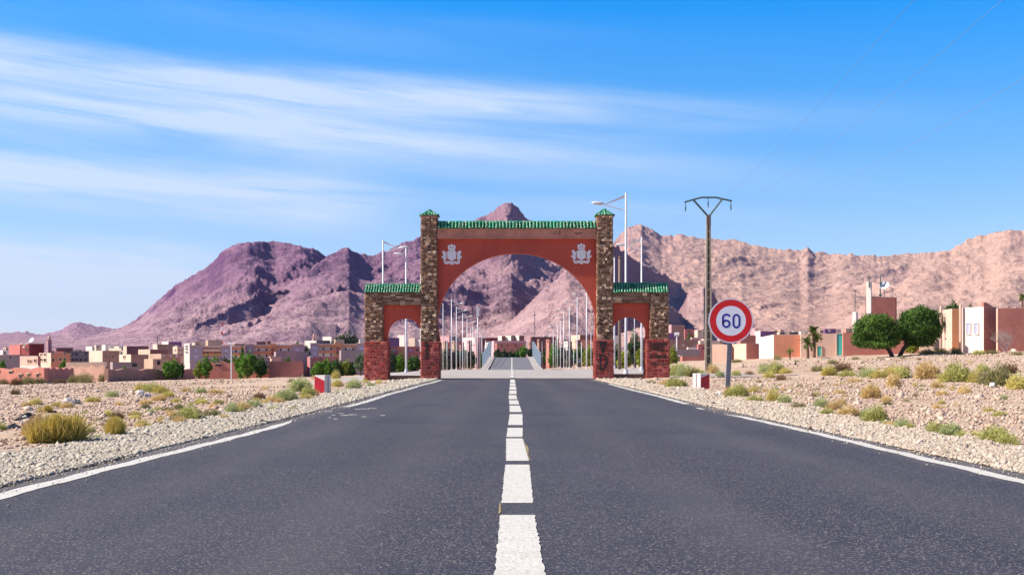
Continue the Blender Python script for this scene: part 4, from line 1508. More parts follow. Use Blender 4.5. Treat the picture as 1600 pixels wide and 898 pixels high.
# ------------------------------------------------------------------ foliage
def leaf_mesh(name, clumps, leaf, m, seed=0, stretch=1.6, shell=.55):
    """many small leaf quads spread through ellipsoid clumps (cx,cy,cz,rx,ry,rz,count)"""
    r_ = np.random.RandomState(seed)
    Vs, Ts = [], []
    for (cx, cy, cz, rx, ry, rz, n) in clumps:
        n = int(n)
        d = r_.normal(size=(n, 3))
        d /= np.linalg.norm(d, axis=1)[:, None]
        rad = (shell + (1 - shell) * r_.uniform(0, 1, n)) ** 1.0 * (1 + .10 * r_.normal(size=n))
        rad *= 1 + .22 * np.sin(d[:, 0] * 5 + cx * 3) * np.sin(d[:, 2] * 6 + cz * 2)
        P = np.stack([cx + d[:, 0] * rx * rad, cy + d[:, 1] * ry * rad, cz + d[:, 2] * rz * rad], -1)
        nrm = d + r_.normal(size=(n, 3)) * .8
        nrm /= np.linalg.norm(nrm, axis=1)[:, None]
        a = np.cross(nrm, r_.normal(size=(n, 3)))
        a /= np.linalg.norm(a, axis=1)[:, None] + 1e-9
        b_ = np.cross(nrm, a)
        s_ = leaf * r_.uniform(.6, 1.4, n)[:, None]
        Vs.append(np.stack([P - a * s_ * stretch, P - b_ * s_ * .6, P + a * s_ * stretch, P + b_ * s_ * .6], 1))
        base = r_.uniform(.15, .85)
        Ts.append(np.repeat(np.clip(base * .4 + r_.uniform(0, .6, n), 0, 1), 4))
    V = np.concatenate(Vs).reshape(-1, 3)
    T = np.concatenate(Ts)
    Fc = np.arange(len(V)).reshape(-1, 4)
    me = npmesh(name, V, Fc, tone=T)
    me.materials.append(m)
    return me


m_bark = plain('tree_bark', (0.10, 0.07, 0.055), rough=.9, var=.3)
LF = dict(
    acacia=toned('acacia_leaves', (0.018, 0.050, 0.010), (0.20, 0.32, 0.045), mid=(0.060, 0.135, 0.020), grain=1.2, backlit=.15),
    bright=toned('bright_leaves', (0.04, 0.10, 0.012), (0.22, 0.38, 0.04), mid=(0.11, 0.23, 0.025), grain=3, backlit=.25),
    deep=toned('deep_green_leaves', (0.020, 0.055, 0.014), (0.12, 0.22, 0.035), mid=(0.045, 0.105, 0.02), grain=3, backlit=.15),
    dark=toned('dark_leaves', (0.02, 0.04, 0.02), (0.09, 0.14, 0.045), mid=(0.045, 0.075, 0.03), grain=3, backlit=.1),
    olive=toned('olive_leaves', (0.06, 0.09, 0.055), (0.30, 0.36, 0.22), mid=(0.14, 0.19, 0.10), grain=3, backlit=.1),
    yellow=toned('yellow_green_leaves', (0.10, 0.13, 0.02), (0.42, 0.42, 0.06), mid=(0.24, 0.28, 0.035), grain=3, backlit=.2),
    dusk=toned('grey_green_scrub', (0.05, 0.055, 0.045), (0.20, 0.20, 0.15), mid=(0.10, 0.105, 0.08), grain=3),
)


def tree(px, pybase, d, wpx, ytop, kind, label, group=None, trunk=.35, seed=None, name='tree', lean=0.0, n=None, cat='tree', base=None, limbs=3, leafk=1.0, flat=1.0):
    s_ = d / F
    P = base if base is not None else at(px, pybase, d)
    if base is None:
        P.z = far_z(P.x, P.y)
    H = (at(px, ytop, d).z - P.z)
    Wd = wpx * s_
    seed = seed if seed is not None else int(px * 7 + d)
    r_ = random.Random(seed)
    root = empty(name, P, label, cat, group)
    cx = px * 0 + lean
    th = H * trunk
    ch = H - th
    nc = 9 if wpx > 18 else 5
    cl = []
    n = n or int(900 if wpx < 14 else (2200 if wpx < 40 else 5200))
    for i in range(nc):
        a = 6.283 * i / nc + r_.uniform(-.3, .3)
        rr_ = 0 if i == 0 else r_.uniform(.20, .30) * Wd
        zc = th + ch * (.50 if i == 0 else r_.uniform(.22, .70))
        sc_ = .36 if i == 0 else r_.uniform(.17, .26)
        cl.append((cx + math.cos(a) * rr_, math.sin(a) * rr_, zc, Wd * sc_, Wd * sc_, min(ch * .46, Wd * sc_ * 1.05) if i else ch * .50, n / nc * (1.8 if i == 0 else .9)))
    leaf = max(.06, .60 * s_ * 2.2) * leafk
    me = leaf_mesh('crown', cl, leaf, LF[kind], seed)
    # clip what would poke below ground
    link('crown', me, None, root)
    mb = MB()
    r0 = max(.06, Wd * .03)
    mb.tube([(0, 0, -.3), (cx * .3 + r_.uniform(-.05, .05) * Wd, 0, th * .6 + .02), (cx * .7, 0, th + ch * .35)], [r0 * 1.3, r0, r0 * .5], 7)
    for i in range(limbs):
        c_ = cl[(i * 2 + 1) % nc]
        mb.tube([(cx * .3, 0, th * .6), (cx * .5 + c_[0] * .4, c_[1] * .5, th + (c_[2] - th) * .5), (c_[0], c_[1], c_[2])], [r0 * .6, r0 * .4, r0 * .15], 5)
    mb.build('trunk', m_bark, root)
    return root


# the pair of broad acacias on the right
P1 = at(1397, 552, 98)
P1.z = gz(P1.x, P1.y)
P2 = at(1403, 552, 98.5)
P2.z = gz(P2.x, P2.y)
for (P, px, spans, lb, sd) in ((P1, 1365, [(1366, 517, 34, 24), (1347, 520, 19, 20), (1382, 515, 20, 22), (1365, 503, 24, 13), (1350, 532, 18, 9), (1372, 532, 22, 9), (1393, 520, 12, 14), (1356, 508, 18, 14), (1366, 538, 26, 7), (1346, 536, 14, 7), (1388, 535, 12, 8)], 'left one of two broad round acacias, crown leaning left over the red wall', 5),
                               (P2, 1435, [(1434, 508, 30, 26), (1420, 500, 18, 16), (1448, 500, 19, 18), (1434, 491, 24, 11), (1455, 515, 14, 16), (1444, 528, 18, 11), (1418, 520, 14, 14), (1426, 533, 14, 7), (1442, 534, 18, 8), (1456, 527, 12, 9)], 'right one of two broad round acacias, taller crown beside the pale stepped walls', 6)):
    root = empty('acacia_tree', P, lb, 'tree', 'broad acacias in front of the red wall')
    s_ = P.y / F
    cl = []
    for (qx, qy, rx, rz) in spans:
        q = at(qx, qy, P.y) - P
        cl.append((q.x, q.y + rnd.uniform(-1, 1), q.z, rx * s_, rx * s_ * 1.0, rz * s_, 4200 * (rx * rz) / 500))
    link('crown', leaf_mesh('crown', cl, .062, LF['acacia'], sd, shell=.60), None, root)
    c0 = at(px, 520, P.y) - P
    mb = MB()
    mb.tube([(0, 0, -.3), (c0.x * .25, 0, .55), (c0.x * .55, 0, 1.25), (c0.x * .8, 0, c0.z)], [.20, .15, .12, .05], 8)
    for i in (1, 2, 5, 7):
        c_ = cl[i]
        mb.tube([(c0.x * .25, 0, .5), (c0.x * .3 + c_[0] * .35, c_[1] * .4, 1.2), (c_[0], c_[1], c_[2])], [.12, .08, .03], 6)
    mb.build('trunk', m_bark, root, smooth=True)

# ------------------------------------------------------------------ buildings
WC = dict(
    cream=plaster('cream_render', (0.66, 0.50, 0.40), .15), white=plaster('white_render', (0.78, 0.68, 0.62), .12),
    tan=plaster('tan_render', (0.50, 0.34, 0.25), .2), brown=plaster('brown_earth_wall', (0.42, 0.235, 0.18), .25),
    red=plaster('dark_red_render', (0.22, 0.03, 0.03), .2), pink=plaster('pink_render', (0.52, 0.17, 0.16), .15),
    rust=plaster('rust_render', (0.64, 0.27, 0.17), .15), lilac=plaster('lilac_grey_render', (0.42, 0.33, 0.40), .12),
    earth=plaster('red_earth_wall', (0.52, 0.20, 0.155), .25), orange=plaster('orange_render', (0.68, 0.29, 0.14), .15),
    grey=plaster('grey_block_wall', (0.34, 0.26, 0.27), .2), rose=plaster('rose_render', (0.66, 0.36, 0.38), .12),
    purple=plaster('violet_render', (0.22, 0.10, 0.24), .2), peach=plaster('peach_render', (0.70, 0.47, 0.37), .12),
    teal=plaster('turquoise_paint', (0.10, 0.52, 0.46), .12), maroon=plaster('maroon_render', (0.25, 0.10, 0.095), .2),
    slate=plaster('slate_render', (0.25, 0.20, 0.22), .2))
m_dark = plain('dark_window_glass', (0.02, 0.02, 0.03), rough=.2, var=.3)
m_frame = plain('window_frame', (0.55, 0.50, 0.50), rough=.7)
m_lilacpane = plain('pale_blue_shutter', (0.42, 0.44, 0.72), rough=.6, var=.08)
m_slab = plain('concrete_slab', (0.50, 0.42, 0.37), rough=.9)


def house(px0, pc, px1, ytop, d, theta, wall, label, wins=(), group=None, name='house', cat='house', ybot=None, roof='flat', second=None, par=.35, slab=False, win_m=None, skyline=()):
    """flat roofed block whose near corner stands at pixel pc; its left face runs to px0, its right face to px1"""
    if group == 'town houses seen through the main arch' and d < 340:
        d += 200
    C = at(pc, ytop, d)
    zt = C.z
    th = R(theta)
    rd = Vector((math.cos(th), math.sin(th), 0))
    ld = Vector((-math.sin(th), math.cos(th), 0))

    def reach(px, dv, lim=60):
        k = (px - 800) / F
        den = (dv.x - k * dv.y)
        if abs(den) < 1e-3:
            return lim
        t_ = (k * C.y - C.x) / den
        return min(max(t_, .05), lim) if t_ > 0 else lim
    lr = reach(px1, rd) if px1 > pc else 6.0
    ll = reach(px0, ld) if px0 < pc else 6.0
    gzb = min(far_z(C.x, C.y), far_z((C + rd * lr).x, (C + rd * lr).y), far_z((C + ld * ll).x, (C + ld * ll).y)) - .6
    if ybot is not None:
        gzb = at(pc, ybot, d).z
    root = empty(name, (C.x, C.y, gzb), label, cat, group)
    h = zt - gzb
    tk = min(.25, lr * .2, ll * .2)
    base = [Vector((0, 0, 0)), rd * lr, rd * lr + ld * ll, ld * ll]
    inn = [rd * tk + ld * tk, rd * (lr - tk) + ld * tk, rd * (lr - tk) + ld * (ll - tk), rd * tk + ld * (ll - tk)]
    up = lambda q, z: q + Vector((0, 0, z))
    rf = max(h - par, h * .8)
    vs = [up(q, 0) for q in base] + [up(q, h) for q in base] + [up(q, h) for q in inn] + [up(q, rf) for q in inn]
    fs = [(i, (i + 1) % 4, 4 + (i + 1) % 4, 4 + i) for i in range(4)]
    fs += [(4 + i, 4 + (i + 1) % 4, 8 + (i + 1) % 4, 8 + i) for i in range(4)]
    fs += [(8 + i, 8 + (i + 1) % 4, 12 + (i + 1) % 4, 12 + i) for i in range(4)]
    fs.append((12, 13, 14, 15))
    mb = MB()
    mb.add(vs, fs)
    wl = mb.build('wall', WC[wall], root, loc=(0, 0, 0), fix=False)
    if second:     # right-hand face coloured apart: real paint on some houses, painted-in shade on others
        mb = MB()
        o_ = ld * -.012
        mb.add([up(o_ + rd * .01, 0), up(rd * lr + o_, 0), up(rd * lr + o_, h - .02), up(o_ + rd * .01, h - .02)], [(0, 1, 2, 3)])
        mb.build('right_face', WC[second], root, loc=(0, 0, 0))
    if slab:
        mb = MB()
        e = .12
        o_ = [(-rd - ld) * e, rd * (lr + e) - ld * e, rd * (lr + e) + ld * (ll + e), ld * (ll + e) - rd * e]
        mb.add([up(q, h - .02) for q in o_] + [up(q, h + .12) for q in o_], [(0, 3, 2, 1), (4, 5, 6, 7), (0, 1, 5, 4), (1, 2, 6, 5), (2, 3, 7, 6), (3, 0, 4, 7)])
        mb.build('roof_slab', m_slab, root, loc=(0, 0, 0))
    for wdef in wins:
        face, a, b_, y0, y1 = wdef[:5]
        mm = wdef[5] if len(wdef) > 5 else (win_m or m_dark)
        dv = rd if face == 'R' else ld
        out = -ld if face == 'R' else -rd
        L = lr if face == 'R' else ll
        kind = wdef[6] if len(wdef) > 6 else 'window'
        ta, tb = sorted((reach(a, dv), reach(b_, dv)))
        ta, tb = max(0.05, ta), min(L - .02, tb)
        if tb - ta < .1:
            continue
        dm = (C + dv * (ta + tb) / 2).y
        z0 = CAM_H + (HY - y1) / F * dm - gzb
        z1 = CAM_H + (HY - y0) / F * dm - gzb
        z0, z1 = max(z0, .05), min(z1, h - .05)
        if z1 - z0 < .1:
            continue
        fw = min(.10, (tb - ta) * .15)

        def slabbox(u0, u1, w0, w1, dep0, dep1, nm, m, par_):
            mb = MB()
            vs = []
            for z in (w0, w1):
                for (u, q) in ((u0, dep0), (u1, dep0), (u1, dep1), (u0, dep1)):
                    vs.append(dv * u + out * q + Vector((0, 0, z)))
            mb.add(vs, [(0, 3, 2, 1), (4, 5, 6, 7), (0, 1, 5, 4), (1, 2, 6, 5), (2, 3, 7, 6), (3, 0, 4, 7)])
            return mb.build(nm, m, par_, loc=(0, 0, 0))
        if kind in ('window', 'door'):
            pane = slabbox(ta, tb, z0, z1, -.02, .03, kind, mm, root)
            mb = MB()
            for (u0, u1, w0, w1) in ((ta - fw, ta, z0 - fw, z1 + fw), (tb, tb + fw, z0 - fw, z1 + fw), (ta, tb, z0 - fw, z0), (ta, tb, z1, z1 + fw)):
                vs = []
                for z in (w0, w1):
                    for (u, q) in ((u0, .08), (u1, .08), (u1, -.02), (u0, -.02)):
                        vs.append(dv * u + out * q + Vector((0, 0, z)))
                mb.add(vs, [(0, 3, 2, 1), (4, 5, 6, 7), (0, 1, 5, 4), (1, 2, 6, 5), (2, 3, 7, 6), (3, 0, 4, 7)])
            mb.build('frame', WC[wall], pane, loc=(0, 0, 0))
        else:
            slabbox(ta, tb, z0, z1, -.02, .14 if kind == 'balcony' else .06, kind, mm, root)
    for (a, b_, hh, mm) in skyline:      # things standing on the parapet line: stair heads, tanks
        ca = at((a + b_) / 2, ytop, d + 1.2)
        wv = (b_ - a) / F * d
        mb = MB()
        q = ca - Vector((C.x, C.y, gzb))
        mb.box(q.x - wv / 2, q.x + wv / 2, q.y, q.y + max(wv, .8), h - par - .05, h + hh / F * d)
        mb.build('roof_hut', WC[mm], root, loc=(0, 0, 0))
    return root


TL = 'flat-roofed houses of the town left of the gate'
TR = 'flat-roofed houses of the town right of the gate'
H_ = house
# --- left town, from the left edge to the gate
H_(-40, -8, 32, 554, 175, 12, 'grey', 'long grey-violet building at the left edge in front of the dark red block', [('R', 15, 17, 556, 560)], TL)
H_(-6, 4, 13, 547, 260, 30, 'white', 'small pale house at the very left edge of the town', [('R', 6, 9, 550, 553)], TL)
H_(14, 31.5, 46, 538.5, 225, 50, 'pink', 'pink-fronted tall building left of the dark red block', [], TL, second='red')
H_(33, 45.5, 69, 537, 215, 40, 'red', 'dark red tall block with a dish on its pale roof edge', [('L', 41, 44, 544, 548), ('L', 36, 39, 541, 543, m_frame, 'panel')], TL, slab=True, skyline=((36, 42, 1.5, 'cream'),))
H_(31, 59, 63.5, 556, 165, 62, 'peach', 'low cream house with three small windows below the dark red block', [('L', 43.5, 46, 562, 565.5), ('L', 47.5, 49.5, 562.5, 565.5), ('L', 53.5, 56.5, 561, 565)], TL, second='pink')
H_(31, 60, 64, 571, 150, 62, 'white', 'low whitewashed wall at the foot of the cream house with three windows', [], None, name='garden_wall', cat='wall')
H_(61, 79.5, 110, 551, 172, 42, 'cream', 'two-storey cream house with terracotta side below the minaret', [('L', 63, 66.5, 552.5, 555), ('L', 69, 72.5, 552, 555), ('L', 63, 66.5, 560, 563.5), ('L', 69, 72.5, 560, 564.5), ('R', 81, 84.5, 560, 565), ('R', 92, 96, 559.5, 563), ('R', 99, 103, 559.5, 563), ('R', 99, 102.5, 551.5, 554), ('R', 82, 84, 552.5, 554)], TL, second='rust', skyline=((86, 99, 2.5, 'pink'),))
H_(86, 88, 114, 543, 205, 20, 'maroon', 'dark maroon upper storey behind the terracotta-sided house', [('R', 104, 113, 541.5, 543, WC['maroon'], 'panel')], TL)
H_(109, 110.5, 139, 548, 180, 14, 'slate', 'dark slate-coloured house with pilasters and two rows of windows',
   [('R', a, a + 2.6, 551, 555) for a in (112, 118, 126, 133)] + [('R', a, a + 2.8, 560, 564) for a in (112, 118, 125, 132.5)] + [('R', 111, 113, 552, 553.5, m_frame, 'panel'), ('R', 125, 130, 552, 553.5, m_frame, 'panel')] +
   [('R', a, a + .8, 549, 569, WC['tan'], 'pilaster') for a in (116, 123, 130, 137)], TL, skyline=((114, 121, 2, 'cream'),))
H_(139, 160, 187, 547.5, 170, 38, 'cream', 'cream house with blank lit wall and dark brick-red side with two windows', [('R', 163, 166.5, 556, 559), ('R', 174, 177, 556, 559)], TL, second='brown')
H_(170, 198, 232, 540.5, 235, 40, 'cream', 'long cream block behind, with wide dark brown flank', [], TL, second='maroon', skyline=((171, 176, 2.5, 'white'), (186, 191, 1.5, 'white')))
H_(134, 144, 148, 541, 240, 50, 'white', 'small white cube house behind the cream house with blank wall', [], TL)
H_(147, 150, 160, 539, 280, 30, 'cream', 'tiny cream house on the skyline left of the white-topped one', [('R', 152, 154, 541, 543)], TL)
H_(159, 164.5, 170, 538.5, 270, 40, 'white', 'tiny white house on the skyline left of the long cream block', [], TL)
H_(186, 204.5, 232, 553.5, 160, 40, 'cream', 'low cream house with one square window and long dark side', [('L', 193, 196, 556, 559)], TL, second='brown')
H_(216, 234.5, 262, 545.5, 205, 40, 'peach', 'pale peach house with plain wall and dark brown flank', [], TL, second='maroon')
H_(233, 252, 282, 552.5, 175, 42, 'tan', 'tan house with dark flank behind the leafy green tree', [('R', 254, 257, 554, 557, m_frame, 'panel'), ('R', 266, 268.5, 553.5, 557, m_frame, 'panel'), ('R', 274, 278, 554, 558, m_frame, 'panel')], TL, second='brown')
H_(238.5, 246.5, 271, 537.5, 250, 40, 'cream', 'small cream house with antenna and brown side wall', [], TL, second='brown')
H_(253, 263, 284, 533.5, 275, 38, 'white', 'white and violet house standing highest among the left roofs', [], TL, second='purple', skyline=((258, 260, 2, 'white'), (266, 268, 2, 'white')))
H_(270, 277, 289, 541, 215, 35, 'peach', 'peach house with small dark windows next to the tall white tower house', [('R', 279, 281, 546, 548), ('R', 284, 286, 546, 548), ('R', 283, 285, 553, 555.5), ('L', 273, 275, 546, 548)], TL, skyline=((272, 277, 2, 'cream'),))
H_(287.5, 296.8, 299, 536, 200, 58, 'white', 'narrow tall white tower house with balconies', [('L', 290, 293, 540, 541, m_dark, 'balcony'), ('L', 290, 293, 544, 545, m_dark, 'balcony'), ('L', 290, 293, 549, 550, m_dark, 'balcony')], TL, second='slate')
H_(225, 239, 262, 560.5, 150, 30, 'tan', 'low broken earth-coloured ruin in front of the tan house', [('R', 245, 250, 563, 570), ('R', 228, 233, 563, 570)], TL)
H_(172, 176, 218, 565.5, 150, 25, 'grey', 'low greyish shed roof behind the long brown wall', [('R', 206, 214, 567, 573)], TL)
# long apartment blocks
def block(px0, px1, ytop, d, label, cells, ybase=570):
    """terraced apartment block seen front on; cells: (px0, px1, kind)"""
    root = H_(px0 - 3, px0, px1, ytop, d, 8, 'lilac', label, [], TL, name='apartment_block', cat='apartment block')
    C = at(px0, ytop, d)
    th = R(8)
    rd = Vector((math.cos(th), math.sin(th), 0))
    nn = Vector((math.sin(th), -math.cos(th), 0))
    g0 = root.location.z

    def u(px):
        k = (px - 800) / F
        return (k * C.y - C.x) / (rd.x - k * rd.y)

    def bxx(a, b_, y0, y1, q0, q1, nm, m, par_=root):
        mb = MB()
        vs = []
        for y in (y1, y0):
            z = CAM_H + (HY - y) / F * d - g0
            for (px, q) in ((a, q1), (b_, q1), (b_, q0), (a, q0)):
                vs.append(rd * u(px) + nn * q + Vector((0, 0, z)))
        mb.add(vs, [(0, 3, 2, 1), (4, 5, 6, 7), (0, 1, 5, 4), (1, 2, 6, 5), (2, 3, 7, 6), (3, 0, 4, 7)])
        return mb.build(nm, m, par_, loc=(0, 0, 0))
    for (a, b_, kd) in cells:
        if kd == 'pavilion':
            bxx(a, b_, ytop - .6, ytop + 26, 0, .5, 'pavilion', WC['lilac'])
            m_ = (a + b_) / 2
            for y in (ytop + 6.5, ytop + 16):
                w_ = bxx(m_ - 2.4, m_ + 2.4, y, y + 3.2, .48, .53, 'window', m_lilacpane)
                bxx(m_ - 3, m_ + 3, y - .8, y - .1, .50, .60, 'sill', WC['white'], w_)
            bxx(a - .6, b_ + .6, ytop - .9, ytop + .4, .45, .75, 'cornice', WC['cream'])
        elif kd == 'loggia':
            bxx(a, b_, ytop + .2, ytop + 2.4, .0, .45, 'cornice', WC['cream'])
            bxx(a, b_, ytop + 2.6, ytop + 5.2, .02, .30, 'frieze', WC['rust'])
            bxx(a, b_, ytop + 10.5, ytop + 14.5, .0, .42, 'balcony', WC['rust'])
            bxx(a, b_, ytop + 5.4, ytop + 10.4, .01, .04, 'painted_band', WC['white'])
            bxx(a, b_, ytop + 14.6, ytop + 20, .01, .04, 'painted_band', WC['white'])
            w_ = b_ - a
            for q in (.30, .78):
                for y in (ytop + 6.3, ytop + 15.5):
                    bxx(a + w_ * q - 1.3, a + w_ * q + 1.3, y, y + 3.6, .03, .06, 'window', m_dark)
        elif kd == 'tower':
            bxx(a, b_, ytop - 1.2, ytop + 22, 0, .7, 'stair_tower', WC['orange'])
            w_ = bxx(a + 2.3, b_ - 2.3, ytop + 5.5, ytop + 17, .66, .74, 'opening', WC['maroon'])
            bxx(a + 2.8, b_ - 2.8, ytop + 9, ytop + 10, .72, .80, 'railing', WC['rust'], w_)
        elif kd == 'bands':
            bxx(a, b_, ytop + .2, ytop + 3, .0, .5, 'cornice', WC['peach'])
            bxx(a, b_, ytop + 5, ytop + 9, .0, .35, 'balcony', WC['peach'])
            bxx(a, b_, ytop + 12, ytop + 15.5, .0, .35, 'balcony', WC['orange'])
            bxx(a, b_, ytop + 9.1, ytop + 11.9, .01, .05, 'painted_band', WC['rust'])
            for q in (.25, .7):
                bxx(a + (b_ - a) * q - 1.3, a + (b_ - a) * q + 1.3, ytop + 9.4, ytop + 11.8, .04, .08, 'window', m_dark)
    return root


block(297, 383, 540, 168, 'long apartment block with orange and cream bands, leftmost of three', [(297, 317, 'pavilion'), (317, 346, 'bands'), (346, 363, 'pavilion'), (363, 383, 'loggia')])
block(383, 474, 538, 172, 'middle apartment block of three with an orange stair tower', [(383, 397, 'pavilion'), (397, 422, 'loggia'), (422, 431.5, 'tower'), (431.5, 456, 'loggia'), (456, 474, 'pavilion')])
block(485, 600, 536.5, 170, 'right apartment block of three, its orange stair tower near the gate', [(485, 498, 'pavilion'), (498, 523, 'loggia'), (523, 533, 'tower'), (533, 557, 'loggia'), (557, 573, 'pavilion'), (573, 600, 'loggia')])
H_(321, 325, 346, 531, 215, 20, 'tan', 'tan rooftop storey with a dark brown slab above the banded apartment block', [('R', 325, 346, 531, 533.5, WC['maroon'], 'roof_edge')], TL)
H_(300, 304, 322, 535, 240, 25, 'cream', 'cream house with brown roof hut behind the leftmost apartment block', [('R', 308, 311, 537, 539)], TL, skyline=((306, 311, 2, 'brown'),))
H_(364, 366, 385, 536.5, 225, 20, 'brown', 'brown upper floor behind the junction of the first two apartment blocks', [], TL)
H_(399, 401, 416, 533.5, 230, 20, 'maroon', 'dark maroon roof hut above the middle apartment block', [], TL, skyline=((407, 410, 2.5, 'white'),))
H_(416.5, 417.5, 423, 532.5, 240, 20, 'maroon', 'narrow dark roof hut right of the wider maroon one', [], TL)
H_(476, 494, 496, 532, 240, 55, 'white', 'white house carrying the small far minaret', [], TL)
H_(493, 495, 516, 531.5, 235, 20, 'slate', 'dark flat roof box between the small minaret and the white stepped house', [], TL)
H_(504, 517.5, 519, 526, 250, 55, 'white', 'white stepped house on the skyline left of the round dark tree', [], TL, skyline=((510, 514, 2, 'white'),))
H_(522, 524, 538, 530, 230, 20, 'tan', 'tan roof block just in front of the round dark tree', [], TL)
H_(560, 562, 573, 529, 250, 20, 'white', 'white house on the skyline close to the left pillar of the gate', [], TL)
H_(428, 431, 482, 549, 150, 12, 'grey', 'grey-violet blank wall building in front of the middle apartment block', [], TL)
H_(530, 533, 580, 547, 148, 10, 'grey', 'grey-violet blank wall building in front of the right apartment block', [], TL)
H_(416, 420, 474, 564, 128, 10, 'earth', 'low red building with vertical window slats', [('R', a, a + 1.3, 567.5, 574.5) for a in (431, 433.6, 436.2, 438.8, 443, 446, 449, 452)], TL)
H_(480, 484, 530, 557, 140, 15, 'pink', 'low reddish-pink building behind the green shrubs by the gate', [('R', 500, 503, 560, 564)], TL)
# awning of pale corrugated sheet
H_(422, 424, 439, 558.5, 140, 15, 'peach', 'pale peach shed roof above the low red building', [], TL, slab=True)
# field walls
def fieldwall(px0, px1, yt0, yt1, d0, d1, m, label, wins=(), cren=0):
    A, B = at(px0, yt0, d0), at(px1, yt1, d1)
    root = empty('earth_wall', (A.x, A.y, gz(A.x, A.y)), label, 'wall', 'red earth walls along the left field')
    mb = MB(root.location)
    dv = (B - A)
    nn = Vector((dv.y, -dv.x, 0)).normalized() * .2
    n = 12
    for i in range(n):
        a, b_ = A + dv * i / n, A + dv * (i + 1) / n
        ja = .12 * math.sin(i * 2.1 + px0)
        jb = .12 * math.sin((i + 1) * 2.1 + px0)
        za, zb_ = min(gz(a.x, a.y), gz(b_.x, b_.y)) - .4, 0
        q = [a + nn, b_ + nn, b_ - nn, a - nn]
        vs = [Vector((v_.x, v_.y, za)) for v_ in q] + [q[0] + Vector((0, 0, ja)), q[1] + Vector((0, 0, jb)), q[2] + Vector((0, 0, jb)), q[3] + Vector((0, 0, ja))]
        mb.add(vs, [(0, 1, 5, 4), (2, 3, 7, 6), (4, 5, 6, 7)] + ([(3, 0, 4, 7)] if i == 0 else []) + ([(1, 2, 6, 5)] if i == n - 1 else []))
    mb.build('wall_body', WC[m], root, loc=(0, 0, 0), fix=False)
    for (a, b_, y0, y1) in wins:
        ta = (a - px0) / (px1 - px0)
        tb = (b_ - px0) / (px1 - px0)
        q0, q1 = A + dv * ta, A + dv * tb
        nf = nn if nn.y < 0 else -nn
        z1, z0 = CAM_H + (HY - y0) / F * q0.y, CAM_H + (HY - y1) / F * q0.y
        mb = MB(root.location)
        vs = []
        for z in (z0, z1):
            for q, k in ((q0, 1.06), (q1, 1.06), (q1, .9), (q0, .9)):
                vs.append(Vector((q.x + nf.x * k, q.y + nf.y * k, z)))
        mb.add(vs, [(0, 3, 2, 1), (4, 5, 6, 7), (0, 1, 5, 4), (1, 2, 6, 5), (2, 3, 7, 6), (3, 0, 4, 7)])
        mb.build('opening', m_dark, root, loc=(0, 0, 0))
        mb = MB(root.location)
        vs = []
        for z in (z1 + .01, z1 + .12):
            for q, k in ((q0 - dv * .01, 1.5), (q1 + dv * .01, 1.5), (q1 + dv * .01, .9), (q0 - dv * .01, .9)):
                vs.append(Vector((q.x + nf.x * k, q.y + nf.y * k, z)))
        mb.add(vs, [(0, 3, 2, 1), (4, 5, 6, 7), (0, 1, 5, 4), (1, 2, 6, 5), (2, 3, 7, 6), (3, 0, 4, 7)])
        mb.build('lintel', WC['tan'], root, loc=(0, 0, 0))
    for i in range(cren):
        q = A + dv * (i + .5) / cren
        mb = MB(root.location)
        w_ = dv.length / cren * .28
        mb.box(q.x - w_, q.x + w_, q.y - .16, q.y + .16, q.z - .3, q.z + .45)
        mb.build('merlon', WC['cream'], root, loc=(0, 0, 0))
    return root


fieldwall(-60, 72, 576, 575, 118, 112, 'earth', 'red earth wall with small square openings at the left edge', [(0, 4, 580, 583.5), (19, 24, 580, 583.5), (34, 39, 585, 590), (47, 50.5, 584, 588), (60.5, 64.5, 584, 589)])
fieldwall(72, 112, 575, 575.5, 114, 125, 'earth', 'plain red earth wall between the one with openings and the crenellated one')
fieldwall(104, 167, 572.5, 572, 138, 132, 'brown', 'crenellated brown earth wall topped with pale merlons', cren=15)
fieldwall(166, 302, 576.5, 577, 128, 150, 'brown', 'long low brown earth wall running below the tan houses')
fieldwall(312, 400, 565, 566, 135, 135, 'earth', 'red earth wall half covered by green vines', [(337, 347, 569, 571)])
fieldwall(398, 520, 577, 577, 138, 142, 'brown', 'low dark red wall along the foot of the slatted building')


